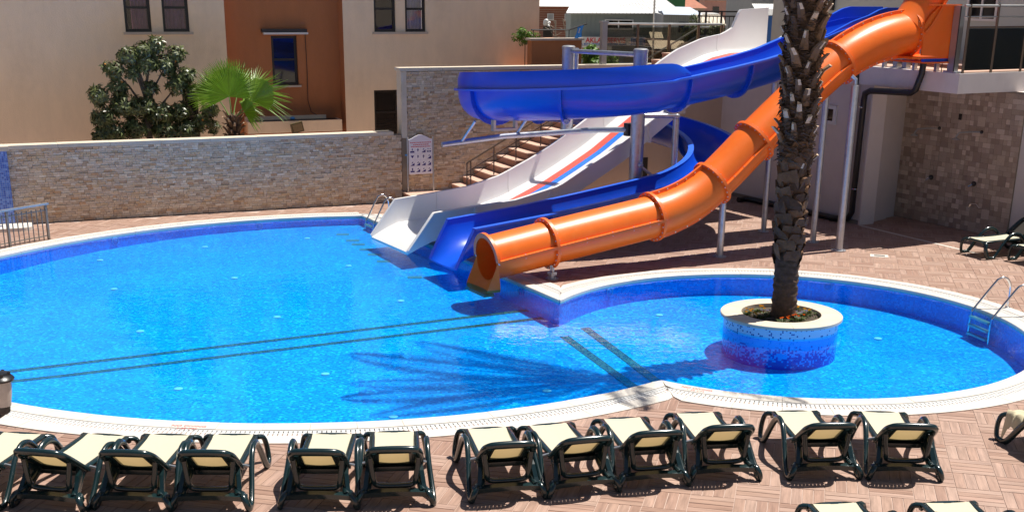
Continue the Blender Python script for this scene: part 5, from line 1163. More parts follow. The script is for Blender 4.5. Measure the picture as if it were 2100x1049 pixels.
def boot_mesh(kind, seed):
    r_ = random.Random(seed); j = lambda s_: r_.uniform(-s_, s_)
    if kind == 'scale':
        P = [(-0.085,-0.01,-0.10),(0.085,-0.01,-0.10),(0.115+j(.012),0.022,0.0),(0.085+j(.02),0.036+j(.008),0.075+j(.022)),(-0.085+j(.02),0.036+j(.008),0.075+j(.022)),(-0.115+j(.012),0.022,0.0),
             (0.10,-0.02,0.03),(0.07,0.0,0.07),(-0.07,0.0,0.07),(-0.10,-0.02,0.03),(j(.03),0.034+j(.008),-0.01),(j(.03),0.048+j(.012),0.085+j(.025))]
        F = [(0,1,10),(1,2,10),(2,3,10),(3,11,10),(11,4,10),(4,5,10),(5,0,10),(2,6,7,3),(3,7,8,11),(8,4,11),(4,8,9,5)]
        return P, F, [0]*len(F)
    L = 0.19+j(0.05); w0, w1 = 0.050+j(.01), 0.026+j(.008); o1 = 0.125+j(0.05); tw = j(0.03)
    P = [(-w0,-0.02,-0.06),(w0,-0.02,-0.06),(w0,0.028,-0.05),(0,0.05,-0.05),(-w0,0.028,-0.05),
         (-w1*1.3+tw*.5,o1*.45-0.02,L*.5),(w1*1.3+tw*.5,o1*.45-0.02,L*.5),(w1*1.3+tw*.5,o1*.45+0.02,L*.48),(tw*.5,o1*.45+0.035,L*.47),(-w1*1.3+tw*.5,o1*.45+0.02,L*.48),
         (-w1+tw,o1-0.016,L+j(.02)),(w1+tw,o1-0.016,L+j(.02)),(w1+tw,o1+0.012,L-0.01),(tw,o1+0.02,L-0.015),(-w1+tw,o1+0.012,L-0.01)]
    F = []; 
    for b in (0, 5):
        for k in range(5): F.append((b+k, b+(k+1)%5, b+5+(k+1)%5, b+5+k))
    F.append((10,11,12,13,14)); 
    return P, F, [0]*5+[0, 0, 1 if r_.random() < 0.35 else 0, 1 if r_.random() < 0.35 else 0, 0]+[1 if r_.random() < 0.75 else 0]
BMS = []
for kind, cnt in (('scale',5),('stub',9)):
    for k in range(cnt):
        P, F, mi = boot_mesh(kind, k+11); me = bpy.data.meshes.new('leaf_base'); me.from_pydata(P, [], F); me.materials.append(MT['boots' if kind == 'scale' else 'boot']); me.materials.append(MT['bootend']); me.polygons.foreach_set('material_index', mi); BMS.append((kind, me))
SCL = [m for k, m in BMS if k == 'scale']; STB = [m for k, m in BMS if k == 'stub']
ga = 2.39996; z = 0.98; k = 0
while z < 5.3:
    a = k*ga+rnd.uniform(-0.08,0.08); outw = Vector((math.cos(a), math.sin(a), 0)); tang = ZZ.cross(outw)
    stub = z > 2.35+rnd.uniform(-0.25,0.35)
    me = rnd.choice(STB if stub else SCL); tilt = rnd.uniform(-0.06,0.12)
    m3 = Matrix((tang, outw, ZZ)).transposed() @ Matrix.Rotation(-tilt, 3, 'X') @ Matrix.Rotation(rnd.uniform(-0.12,0.12), 3, 'Y')
    sc_ = rnd.uniform(0.85,1.25)*(1.08 if stub else 1.18)
    place('leaf_base', me, pt, tuple(paxis(z)+outw*(prad(z)-0.012)), m3, (sc_, sc_*(1.0 if z > 3.2 or not stub else 0.8), sc_))
    z += 0.0285 if stub else 0.0275; k += 1
m_ = MB()
for k in range(3000):
    z = rnd.uniform(2.35,5.2); a = rnd.uniform(0,2*math.pi); o_ = Vector((math.cos(a), math.sin(a), 0)); tn = ZZ.cross(o_); p = paxis(z)+o_*(prad(z)+rnd.uniform(-0.01,0.05)); sg = rnd.choice((-1,1))
    d_ = (tn*sg*rnd.uniform(0.5,1)+ZZ*rnd.uniform(-0.35,0.5)+o_*rnd.uniform(0,0.22)).normalized(); l = rnd.uniform(0.06,0.18); wd = rnd.uniform(0.003,0.008)
    m_.add([p, p+ZZ*wd, p+d_*l*.6+o_*0.015, p+d_*l-ZZ*0.03], [(0,1,2),(0,2,3)])
m_.build('fibre', MT['trunk'], pt, kind='stuff')
# crown of feather fronds (above the picture, throws the shadow on the water)
def frond_mesh(seed, L=3.5):
    r_ = random.Random(seed); m_ = MB(); pts_ = []; n_ = 24
    for k in range(n_+1):
        t = k/n_; pts_.append(Vector((L*(t-0.10*t*t), 0, L*(0.30*t-0.62*t*t))))
    m_.tube(pts_, [0.028*(1-0.85*k/n_) for k in range(n_+1)], 5)
    for k in range(3, n_*4):
        t = k/(n_*4); i = min(int(t*n_), n_-1); f = t*n_-i; p = pts_[i]*(1-f)+pts_[i+1]*f; T = (pts_[i+1]-pts_[i]).normalized(); U = Vector((0,1,0)).cross(T)*-1
        ll = 0.52*math.sin(math.pi*min(max(t*0.92+0.10,0),1))**0.7+0.08
        for sg in (-1, 1):
            d_ = (Vector((0,sg,0))*0.8+T*0.75+ZZ*r_.uniform(0.0,0.35)).normalized(); leafquad(m_, p, d_, ZZ, ll*r_.uniform(0.85,1.1), 0.023, 0.18)
    return m_
fms = []
for sd_ in range(3):
    mm = frond_mesh(sd_); me = bpy.data.meshes.new('frond'); me.from_pydata([tuple(p) for p in mm.v], [], mm.f); me.materials.append(MT['frond']); fms.append(me)
for k, (az, el, sc_) in enumerate(((167,.22,1.2),(196,.12,1.25),(148,.50,0.95),(181,.75,1.0),(208,.45,1.0),(262,.05,0.95),(300,.10,0.95),(326,.12,1.0),(245,.95,0.9),(20,1.30,0.9),(85,1.35,0.9),(335,1.2,0.85),(130,1.25,0.9))):
    a = R(az); m3 = Matrix.Rotation(a, 3, 'Z') @ Matrix.Rotation(-el, 3, 'Y')
    place('frond', fms[k % 3], pt, tuple(PTOP+Vector((0.12*math.cos(a),0.12*math.sin(a),rnd.uniform(-0.1,0.1)))), m3, (sc_,sc_,sc_))
# ================================================================== PLANTS BEHIND THE LOW WALL
def tree_crown(clumps, n_, ll, wd, rosette=9):
    m_ = MB(); tot = sum(c[1]**2 for c in clumps)
    for c, r_ in clumps:
        for k in range(int(n_*r_*r_/tot)):
            v_ = rvec(); v_ = v_.normalized()*(rnd.random()**0.35)*r_; p = c+Vector((v_.x, v_.y*0.9, v_.z*0.85)); ax = (v_.normalized()+ZZ*0.35+rvec(0.5)).normalized()
            s_ = ax.cross(Vector((0.3,0.2,1))).normalized(); t_ = ax.cross(s_)
            for j in range(rosette):
                a = j*2.4+rnd.uniform(-.3,.3); d_ = (ax*rnd.uniform(0.1,0.7)+s_*math.cos(a)+t_*math.sin(a)); leafquad(m_, p, d_, ax, ll*rnd.uniform(0.6,1.15), wd*rnd.uniform(0.8,1.2), rnd.uniform(0.15,0.55))
    return m_
lt = thing('loquat_tree', 'dark leafy loquat tree in front of the cream building wall', 'tree', tuple(B(3.1,-1.7,0)))
LT = lambda t_, z, o=-1.7: B(t_, o, z)
cl = [(LT(a,z),r_) for a,z,r_ in ((3.30,3.32,.20),(3.05,3.20,.20),(2.72,3.10,.21),(3.72,3.14,.19),(2.42,2.82,.22),(3.12,2.96,.24),(3.50,2.90,.24),(3.92,2.68,.22),(2.08,2.30,.24),(2.45,2.46,.22),(3.72,2.50,.24),(4.02,2.34,.20),(2.12,1.86,.26),(2.55,2.10,.28),(2.92,2.08,.28),(3.30,1.90,.28),(4.36,1.96,.18),(4.18,1.72,.20),(3.70,1.92,.25),(3.35,1.58,.28),(2.30,1.55,.28),(2.75,1.62,.28),(3.80,1.55,.26),(2.80,2.76,.16),(3.12,2.45,.16),(2.05,1.5,.22),(4.4,1.6,.14))]
m_ = MB(); m_.tube([LT(3.05,0),LT(3.08,1.0),LT(3.0,1.7),LT(3.02,2.4),LT(2.85,3.1)], [0.09,0.08,0.06,0.04,0.02], 9); m_.build('trunk', MT['bark'], lt, 60)
for c, r_ in cl[::2]:
    m_ = MB(); b0_ = LT(3.03, max(0.9, c.z-0.9)); m_.tube([b0_, (b0_+c)/2+Vector((0,0,0.08)), c], [0.035,0.022,0.01], 6); m_.build('limb', MT['bark'], lt, 60)
tree_crown(cl, 1000, 0.155, 0.045).build('crown', MT['leaf'], lt)
m_ = MB()
for k in range(16): c, r_ = rnd.choice(cl); v_ = rvec(r_*0.9); m_.ball(c+Vector((v_.x, v_.y-0.1, v_.z)), 0.022, 6)
m_.build('fruit', MT['fruit'], lt, 60)
fp = thing('fan_palm', 'young bright green fan palm behind the low stone wall before the brown bay', 'palm tree', tuple(B(4.72,-1.0,0)))
FPc = B(4.72,-1.0,0)
m_ = MB(); m_.tube([FPc, FPc+ZZ*1.2, FPc+ZZ*1.9], [0.14,0.15,0.10], 12); m_.build('trunk', MT['trunk'], fp, 60)
for k in range(60):
    a = k*ga; z = 0.9+k*0.0165; o_ = Vector((math.cos(a), math.sin(a), 0)); tn = ZZ.cross(o_); m3 = Matrix((tn, o_, ZZ)).transposed() @ Matrix.Rotation(-0.25, 3, 'X')
    place('leaf_base', rnd.choice(STB), fp, tuple(FPc+o_*0.10+ZZ*z), m3, (0.75,0.75,0.8))
def fan(base, tip, facing, rad, nm_seg=44, droop=0.25, spread=2.5):
    T = (tip-base); m_ = MB(); m_.tube([base, base+T*0.5+ZZ*0.05, tip], [0.018,0.014,0.010], 6); m_.build('petiole', MT['fanstem'], fp, 60)
    ax = T.normalized(); f_ = facing-ax*facing.dot(ax); f_.normalize(); s_ = ax.cross(f_)
    m_ = MB()
    for k in range(nm_seg):
        a = -spread+2*spread*k/(nm_seg-1); l = rad*(0.80+0.2*math.cos(a*0.6))*rnd.uniform(0.93,1.05); d_ = ax*math.cos(a)+s_*math.sin(a)
        da = spread/(nm_seg-1); dl = ax*math.cos(a-da)+s_*math.sin(a-da); dr = ax*math.cos(a+da)+s_*math.sin(a+da); cup = f_*0.10
        p0 = tip; m1l = tip+dl*l*0.55+f_*0.0-cup*0.5; m1r = tip+dr*l*0.55-cup*0.5; mc = tip+d_*l*0.55+f_*0.018-cup*0.5; e = tip+d_*l-ZZ*(droop*l*rnd.uniform(0.3,1.0)*0.5)-cup*1.2
        m_.add([p0, m1l, mc, m1r, e], [(0,1,2),(0,2,3),(1,4,2),(2,4,3)])
    m_.build('fan_leaf', MT['fan'], fp)
FT = lambda t_, z, o=-1.0: B(t_, o, z)
top = FT(4.70, 1.75)
fan(top, FT(4.62,2.30,-0.80), EN+ZZ*0.25, 0.84, 50, 0.12, 1.9); fan(top, FT(5.12,2.20,-0.85), EN*0.6+ZZ*0.8, 0.95, 40, 0.5, 1.25); fan(top, FT(4.42,2.28,-1.15), EN-ET*0.35, 0.68, 40, 0.15, 1.5)
fan(top, FT(4.92,2.35,-1.3), EN*0.8+ET*0.3, 0.80, 44, 0.1, 2.0); fan(top, FT(4.72,2.5,-1.35), EN, 0.66, 40, 0.05, 1.3); fan(top, FT(4.92,1.98,-0.8), EN+ZZ*0.8, 0.48, 32, 0.7, 1.6)
bs1 = thing('leafy_bush', 'bright green bush beside the brown terrace wall behind the tall stone wall', 'bush', tuple(B(13.6,-1.6,0)))
m_ = MB(); m_.tube([B(13.75,-1.6,0),B(13.75,-1.6,2.7)], [0.05,0.02], 6); m_.build('stem', MT['bark'], bs1)
tree_crown([(B(13.65,-1.6,2.98),0.24),(B(13.95,-1.6,2.88),0.28),(B(13.72,-1.5,2.75),0.30),(B(14.25,-1.7,2.82),0.22),(B(13.62,-1.5,3.15),0.12)], 260, 0.12, 0.065, 6).build('crown', MT['bush'], bs1)
bs2 = thing('leafy_bush', 'grey-green feathery bush behind the dark picket fence at the top of the white slide', 'bush', (5.1,37.0,0.0))
m_ = MB(); m_.tube([(5.2,37.2,0),(5.2,37.2,3.2)], [0.06,0.02], 6); m_.build('stem', MT['bark'], bs2)
tree_crown([(Vector((4.95,37.2,3.40)),0.32),(Vector((5.3,37.3,3.35)),0.40),(Vector((5.05,37.2,3.05)),0.45),(Vector((5.55,37.3,3.15)),0.35),(Vector((4.85,37.2,2.8)),0.4),(Vector((5.4,37.2,2.8)),0.45),(Vector((5.0,37.2,3.75)),0.12),(Vector((5.7,37.2,3.5)),0.16)], 520, 0.14, 0.03, 8).build('crown', MT['bush2'], bs2)
bs3 = thing('leafy_bush', 'small yellow-green plant on the terrace behind the black railing', 'bush', tuple(B(12.3,-2.6,2.6)))
m_ = MB(); m_.tube([B(12.3,-2.5,2.6),B(12.3,-2.5,3.6)], 0.012, 6); m_.build('stem', MT['bark'], bs3)
tree_crown([(B(12.20,-2.5,3.50),0.14),(B(12.42,-2.45,3.44),0.13),(B(12.3,-2.5,3.32),0.16),(B(12.6,-2.5,3.42),0.10),(B(12.05,-2.5,3.40),0.12)], 110, 0.08, 0.03, 6).build('crown', MT['bush'], bs3)
# ================================================================== SUN LOUNGERS
X_, Y_ = Vector((1,0,0)), Vector((0,1,0))
def make_lounger(name):
    t_ = thing(name, 'x', 'sun lounger', (0,0,0))
    O = Vector((0,0,0)); dg = MT['lounge']
    # seat frame: broad rounded side rails, front rail, slanting tail rails to the rear bar
    m_ = MB()
    for sg in (-1, 1):
        m_.rings([[Vector((x, sg*(0.192+a), z+b)) for a, b in ((0,-0.022),(0.05,-0.026),(0.058,0.0),(0.045,0.014),(0.008,0.014),(0,0.006))][::(1 if sg > 0 else -1)] for x, z in ((0.0,0.285),(0.03,0.298),(0.3,0.30),(0.7,0.302),(0.98,0.305))], True, True)
    m_.build('side_rails', dg, t_, 50)
    m_ = MB(); m_.rings([[Vector((x, y, 0.298-0.02*abs(y/0.2)**4+z)) for x, z in ((-0.012,-0.03),(0.045,-0.025),(0.045,0.008),(0.0,0.012),(-0.016,-0.004))] for y in np.linspace(-0.235,0.235,9)], True, True); m_.build('foot_rail', dg, t_, 50)
    m_ = MB(); m_.abox(0.90,0.975,-0.192,0.192,0.245,0.290); m_.build('hinge_rail', dg, t_)
    m_ = MB(); n_ = 8
    R_ = [[Vector((0.04+0.88*k/10, y, 0.312-0.016*math.sin(math.pi*k/10)-0.006*(1-(y/0.195)**2))) for y in np.linspace(-0.197,0.197,n_)] for k in range(11)]
    m_.rings(R_, False, False); m_.build('seat_sling', MT['sling'], t_, 60)
    # side frames: front leg, low arch, arm hump, rear leg in one tube
    for sg in (-1, 1):
        P = [(0.03,0.232,0.285),(-0.015,0.285,0.265),(-0.03,0.312,0.17),(-0.005,0.33,0.055),(0.045,0.338,0.018),(0.13,0.340,0.016),(0.20,0.336,0.06),(0.33,0.325,0.225),(0.46,0.318,0.36),(0.56,0.315,0.415),(0.66,0.315,0.420),(0.76,0.318,0.375),(0.87,0.328,0.27),(1.0,0.345,0.145),(1.13,0.360,0.04),(1.20,0.362,0.018),(1.26,0.358,0.03),(1.275,0.34,0.09),(1.25,0.315,0.135),(1.18,0.29,0.142)]
        P = cr(P, 3); m_ = MB(); m_.tube([(x, sg*y, z) for x, y, z in P], [0.036]*len(P), 8, sq=0.75); m_.build('arm_frame', dg, t_, 60)
        m_ = MB(); m_.tube([(x, sg*y, z) for x, y, z in cr([(0.95,0.222,0.285),(1.05,0.228,0.235),(1.16,0.245,0.165),(1.235,0.262,0.135)], 3)], 0.036, 8, sq=1.2); m_.build('tail_rail', dg, t_, 60)
        m_ = MB(); m_.tube([(0.86,sg*0.24,0.30),(0.86,sg*0.325,0.285)], 0.014, 6); m_.build('arm_pin', MT['bolt'], t_, 60)
    m_ = MB(); m_.rings([[Vector((1.235+dx, y, 0.125+0.018*(1-(y/0.34)**2)+dz)) for dx, dz in ((-0.034,-0.022),(0.026,-0.038),(0.036,0.012),(-0.026,0.024))] for y in np.linspace(-0.345,0.345,11)], True, True); m_.build('rear_bar', dg, t_, 50)
    # back rest: ladder border with slots round a small sling
    a_ = R(37); bx = Vector((math.cos(a_),0,math.sin(a_))); bn = Vector((math.sin(a_),0,-math.cos(a_)))          # bn = rear face side
    bo = Vector((0.955,0,0.318)); L_ = 0.455
    def P_(u_, y, d): return bo+bx*u_+Y_*y+bn*d
    def bar(m_, u0, y0, u1, y1, w_, d0=-0.012, d1=0.014):
        a, b = P_(u0,y0,0), P_(u1,y1,0); e = (b-a).normalized(); n2 = e.cross(bn).normalized(); m_.box(a, e, n2, (-w_/2,(b-a).length+w_/2,-w_/2,w_/2,d0,d1), bn)
    m_ = MB()
    out = [(0.0,-0.245),(0.32,-0.240),(0.425,-0.215),(0.468,-0.16),(0.48,0.0),(0.468,0.16),(0.425,0.215),(0.32,0.240),(0.0,0.245)]
    out = cr(out, 3); m_.tube([P_(u_, y, 0.004) for u_, y in out], 0.032, 8, sq=1.0); m_.build('back_frame', dg, t_, 60)
    m_ = MB(); inn = [(0.03,-0.155),(0.36,-0.150),(0.375,-0.13),(0.375,0.13),(0.36,0.150),(0.03,0.155)]
    for p, q in zip(inn[:-1], inn[1:]): bar(m_, p[0], p[1], q[0], q[1], 0.022)
    bar(m_, 0.03,-0.155,0.03,0.155,0.03); bar(m_, -0.01,-0.23,-0.01,0.23,0.09)
    for k in range(13): 
        u_ = 0.02+0.025*k+0.01
        for sg in (-1, 1): bar(m_, u_, sg*0.155, u_-0.004, sg*0.232, 0.0175, -0.010, 0.010)
    for k in range(9):
        y = -0.145+0.29*k/8; bar(m_, 0.375, y, 0.468-0.02*abs(y/0.15)**2, y*1.03, 0.024, -0.010, 0.010)
    for sg in (-1,1): bar(m_, -0.02, sg*0.21, 0.12, sg*0.205, 0.07)
    for sg in (-1,1): bar(m_, 0.365, sg*0.145, 0.425, sg*0.205, 0.02)
    m_.build('back_lattice', dg, t_)
    m_ = MB(); m_.rings([[P_(u_, y, -0.004+0.012*(1-(y/0.15)**2)) for y in np.linspace(-0.15,0.15,7)] for u_ in np.linspace(0.045,0.365,7)], False, False); m_.build('back_sling', MT['slingb'], t_, 60)
    for sg in (-1, 1):
        m_ = MB(); q = [(0.86,0.285),(0.96,0.355),(1.06,0.365),(1.13,0.31),(1.20,0.205),(1.265,0.135),(1.22,0.10),(1.10,0.165),(0.98,0.245)]
        m_.rings([[Vector((x, sg*(y+0.06*max(0,x-1.0)/0.26), z)) for x, z in q][::sg] for y in (0.205,0.245)][::1], True, True); m_.build('hinge_cheek', dg, t_)
    # prop bail
    m_ = MB(); m_.tube(cr([tuple(P_(0.27,-0.225,0.02)),tuple(P_(0.24,-0.22,0.06)),(1.19,-0.20,0.27),(1.165,-0.18,0.195),(1.16,-0.10,0.175),(1.16,0.10,0.175),(1.165,0.18,0.195),(1.19,0.20,0.27),tuple(P_(0.24,0.22,0.06)),tuple(P_(0.27,0.225,0.02))], 4), 0.027, 8); m_.build('prop_bail', dg, t_, 60)
    m_ = MB(); m_.rings([[Vector((0.70+0.04*math.cos(a), y, 0.262-0.03*(1-(y/0.2)**2)+0.02*math.sin(a))) for a in [2*math.pi*k/8 for k in range(8)]] for y in np.linspace(-0.2,0.2,9)], True, True); m_.build('cross_rail', dg, t_, 60)
    return t_
LP = [
 ('leftmost cream and green lounger cut by the picture edge in the front row',-4.92,11.93,-1.69),
 ('cream and green lounger slanting beside the one cut by the left picture edge',-4.068,11.91,-1.736),
 ('middle lounger of the three whole ones grouped at the left of the front row',-3.443,11.934,-1.612),
 ('lounger at the right end of the left group, before the first gap',-2.807,11.957,-1.553),
 ('left lounger of the pair standing alone between two gaps in the front row',-1.82,12.015,-1.547),
 ('right lounger of the pair standing alone between two gaps in the front row',-1.204,12.099,-1.477),
 ('lounger at the left end of the group of four, with bare paving to its left',-0.267,12.247,-1.376),
 ('second lounger from the left in the group of four',0.362,12.384,-1.298),
 ('third lounger from the left in the group of four',1.152,12.61,-1.382),
 ('lounger at the right end of the group of four, before the pointed coping tip',1.951,12.816,-1.442),
 ('left lounger of the right-hand pair, beside the shadowed gutter grating',3.029,12.907,-1.497),
 ('right lounger of the right-hand pair, with open paving on its right',3.972,12.913,-1.612),
 ('lounger draped with a cream towel at the right picture edge',5.60,13.02,-1.28),
 ('nearest-row lounger showing only its foot end, the left one of two',2.86,10.34,-1.45),
 ('nearest-row lounger showing only its foot end, the right one of two',3.88,10.39,-1.47),
 ('lone lounger seen from the side in front of the travertine shower wall',8.45,22.93,0.41),
 ('lounger with only its dark foot end showing below the lone one',9.10,22.28,0.41),
]
proto = make_lounger('sun_lounger')
def copy_tree(o):
    c = o.copy(); COL.objects.link(c)
    for ch in list(o.children):
        d = ch.copy(); COL.objects.link(d); d.parent = c
    return c
for k, (lab, x, y, a) in enumerate(LP):
    o = proto if k == 0 else copy_tree(proto)
    o.location = (x, y, 0.006); o.rotation_euler = (0, 0, a); o['label'] = lab; o['group'] = 'cream and green sun loungers around the pools'
# towel over the right-edge lounger
tx, ty, ta = LP[12][1:]; tf = Matrix.Translation((tx,ty,0.006)) @ Matrix.Rotation(ta, 4, 'Z')
tw_ = thing('towel', 'crumpled cream towel draped over the seat and arm of the right-edge lounger', 'towel', (tx,ty,0.3))
m_ = MB(); n_ = 22; RG = []
for i in range(n_+1):
    row = []; x = 0.08+0.80*i/n_
    for j in range(n_+1):
        y = -0.345+0.57*j/n_; f = 0.018*math.sin(15*x+11*y)+0.014*math.sin(27*y-13*x+2*math.sin(9*x))+0.011*math.sin(37*x+7*y)
        arm = 0.44 if 0.42 < x < 0.80 else 0.33
        if y < -0.20: h = 0.335+(arm-0.335)*smooth(-0.2,-0.3,-abs(y)) if False else 0.335+max(0,(arm-0.335))*smooth(0.2,0.31,-y)
        else: h = 0.33
        if y < -0.315: h -= (abs(y)-0.315)*(6+3.5*math.sin(9*x+1)+1.5*math.sin(23*x))
        edge = 0.04*math.sin(6*y+1)+0.02*math.sin(17*y)+(0.03*math.sin(14*x) if y < -0.3 else 0); row.append(tf @ Vector((x+edge, y, h+abs(f)+0.004)))
    RG.append(row)
m_.rings(RG, False, False); m_.build('cloth', MT['towel'], tw_, 80)
# ================================================================== BEYOND THE SITE: WORKSHOPS AND TOWN
def bx(x0,x1,y0,y1,z0,z1,name,mat,par): m_ = MB(); m_.abox(x0,x1,y0,y1,z0,z1); return m_.build(name, mat, par)
wh = thing('workshop', 'grey-green metal workshop with white ribbed roof and lettered boards beyond the wall', 'workshop', (5,62,0))
wa = bx(2.52,6.88,62,68,-0.04,3.36,'wall',MT['corr'],wh)
for k in range(21): bx(2.62+0.205*k,2.635+0.205*k,61.975,61.999,0.0,3.3,'rib',MT['corr'],wa)
m_ = MB(); m_.add([(2.3,61.7,3.40),(7.75,61.7,3.44),(7.75,70,3.98),(3.0,70,3.98)], [(0,1,2,3)]); m_.add([(2.3,61.7,3.36),(7.75,61.7,3.40),(7.75,61.7,3.44),(2.3,61.7,3.40)], [(0,1,2,3)]); rf = m_.build('roof', MT['wroof'], wh)
for k in range(32):
    f = k/31; m_ = MB(); a = Vector((2.3+5.45*f,61.7,3.405+0.04*f)); b = Vector((3.0+4.75*f,70,3.985)); m_.tube([a,b], 0.018, 4); m_.build('roof_rib', MT['wroof'], rf)
wf = MB(); 
for q in ((4.11,4.17,2.68,3.14),(5.40,5.46,2.68,3.14),(4.17,5.40,2.68,2.74),(4.17,5.40,3.08,3.14),(4.74,4.79,2.74,3.08)): wf.abox(q[0],q[1],61.93,61.99,q[2],q[3])
wfo = wf.build('window', MT['wframe'], wa); bx(4.17,5.40,61.95,61.985,2.74,3.08,'pane',MT['panedark'],wfo)
sg_ = thing('workshop_sign', 'white sign boards with red and blue lettering on the grey-green workshop wall', 'sign board', (4.5,61.5,2.0))
b1 = bx(2.95,6.02,61.5,61.56,1.98,2.36,'board',MT['wroof'],sg_); b2 = bx(2.95,4.45,61.5,61.56,1.62,1.96,'board',MT['wroof'],sg_)
def sign_text(txt, x, z, size, mat, par, y=61.49, sx=1.0):
    cu = bpy.data.curves.new('t','FONT'); cu.body = txt; cu.size = size; cu.extrude = 0.004; cu.offset = size*0.025
    o = bpy.data.objects.new('t', cu); COL.objects.link(o); dgp = bpy.context.evaluated_depsgraph_get(); me = bpy.data.meshes.new_from_object(o.evaluated_get(dgp)); bpy.data.objects.remove(o)
    ob = bpy.data.objects.new('lettering', me); COL.objects.link(ob); ob.parent = par; me.materials.clear(); me.materials.append(mat)
    ob.matrix_local = WM[par.name].inverted() @ Matrix.Translation((x,y,z)) @ Matrix.Rotation(math.pi/2, 4, 'X') @ Matrix.Diagonal((sx,1,1,1))
sign_text('AKLAR SERViS', 3.22, 2.115, 0.30, MT['redp'], b1, sx=1.0); sign_text('A, BOYA, EGZOZ, MEK, ELEKTRiK, KLiMA', 3.0, 2.005, 0.115, MT['bluep'], b1, sx=1.02); sign_text('K', 3.05, 1.68, 0.29, MT['redp'], b2); sign_text('KLiMA', 3.5, 1.68, 0.29, MT['redp'], b2, sx=0.95)
pnl = bx(5.33,6.00,61.47,61.498,2.02,2.33,'blue_panel',MT['bluep'],b1)
for r_ in range(4):
    for c_ in range(2): bx(5.36+0.33*c_,5.62+0.33*c_,61.462,61.469,2.05+0.075*r_,2.09+0.075*r_,'lettering',MT['h4'],b1)
sh = thing('shed', 'corrugated grey shed with pale blue roof and small dark window right of the workshop', 'shed', (7.2,58,0))
wa = bx(6.40,8.1,58,63,-0.04,3.45,'wall',MT['h3'],sh)
for k in range(17): bx(6.45+0.1*k,6.485+0.1*k,57.97,57.999,0,3.42,'rib',MT['corr'],wa)
bx(7.09,7.54,57.94,57.969,2.72,3.14,'window',MT['panedark'],wa)
m_ = MB(); m_.add([(6.38,57.7,3.46),(8.15,57.7,3.44),(8.2,63,3.70),(6.75,63,3.72)], [(0,1,2,3)]); m_.build('roof', MT['broof'], sh)
ls = thing('lean_to', 'open lean-to with rusty tin roof and dark timber against the workshop', 'shed', (5.8,50,0))
m_ = MB(); m_.rings([[Vector((5.1+1.4*k/28, y, z+0.012*(k%2))) for k in range(29)] for y, z in ((49.4,2.40),(51.5,2.62))], False, False); m_.build('tin_roof', MT['tin'], ls)
bx(5.15,6.45,50.5,51.4,-0.04,2.38,'timber_wall',MT['shade'],ls)
for x in (5.2,5.8,6.4): bx(x-0.03,x+0.03,49.45,49.51,-0.04,2.4,'post',MT['bark'],ls)
ln = thing('lean_to', 'small tin awning sheet hanging beside the workshop corner', 'shed', (5.3,52,0)); m_ = MB(); m_.rings([[Vector((5.25+0.5*k/10, y, z+0.012*(k%2))) for k in range(11)] for y, z in ((51.6,2.70),(52.4,2.90))], False, False); m_.build('tin_roof', MT['tin'], ln); bx(5.3,5.34,51.65,51.69,-0.04,2.72,'post',MT['bark'],ln)
bk = thing('brick_house', 'red brick house with white flat roof edge and pale windows behind the workshop', 'house', (2.5,75,0))
wa = bx(0.9,5.2,75,82,-0.04,3.46,'wall',MT['brick'],bk)
for r_ in range(16):
    m_ = MB(); m_.abox(0.9,3.3,74.985,74.999,1.5+0.12*r_,1.515+0.12*r_); m_.build('mortar_line', MT['h1'], wa)
m_ = MB(); m_.add([(0.6,74.6,3.48),(5.4,74.6,3.50),(5.4,82,3.95),(0.6,82,3.92)], [(0,1,2,3)]); m_.build('roof', MT['wroof'], bk)
for a, b in ((1.72,2.09),(2.7,2.98)):
    f_ = bx(a,b,74.93,74.984,2.74,3.10,'window',MT['wframe'],wa); bx(a+0.04,b-0.04,74.92,74.929,2.78,3.06,'pane',MT['h3'],f_)
tk = thing('water_tank', 'round white bundle like a wrapped tank on the lot beside the brick house', 'tank', (1.62,70,0))
m_ = MB()
for k in range(14): v_ = rvec(0.2); m_.ball(Vector((1.6,70,2.75))+v_, rnd.uniform(0.06,0.13), 8)
m_.build('bundle', MT['wframe'], tk, 60); bx(1.4,1.85,69.8,70.2,-0.04,2.55,'stand',MT['shade'],tk)
for k in range(3):
    m_ = MB(); a = rnd.uniform(1.9,2.7); m_.tube([(a,69,-0.04),(a+0.1,69,1.8),(a-0.05+rnd.uniform(-.2,.2),69,2.9)], 0.02, 5)
    for j in range(5): m_.tube([(a+0.05,69,1.9+0.2*j),(a+rnd.uniform(-0.5,0.5),69,2.1+0.22*j)], 0.009, 4)
    m_.build('bare_tree' if False else 'branches', MT['h1'], thing('bare_tree', ('bare pale tree nearest the wrapped tank in front of the brick house','bare pale tree in front of the middle of the brick house','bare pale tree nearest the grey-green workshop')[k], 'tree', (a,69,0)))
sl_ = thing('street_lamp', 'slim grey lamp pole rising in front of the workshop', 'street lamp', (4.63,45,0)); m_ = MB(); m_.tube([(4.70,45,-0.04),(4.62,45,6.2)], 0.035, 8); m_.build('pole', MT['galv'], sl_, 40); m_ = MB(); m_.tube([(4.62,45,6.2),(4.9,44.8,6.35),(5.3,44.6,6.35)], 0.03, 6); m_.build('arm', MT['galv'], sl_, 40)
gb = thing('grey_building', 'grey block with a pale side wall behind the top of the white slide', 'building', (9.6,50,0)); bx(8.80,10.0,50,56,-0.04,6,'wall',MT['h3'],gb); bx(9.62,12.5,49.2,49.98,-0.04,6,'side_wall',MT['teal'],gb)
cn = thing('canopy', 'white corrugated canopy with a blue hoarding below beside the grey block', 'canopy', (8.8,46,0))
m_ = MB(); m_.rings([[Vector((8.25+0.85*k/24, y, z+0.012*(k%2))) for k in range(25)] for y, z in ((46,3.70),(46.1,3.90),(46.8,4.06))], False, False); m_.build('sheet', MT['wroof'], cn); bx(8.62,9.08,46.3,46.4,-0.04,3.68,'hoarding',MT['bluewall'],cn)
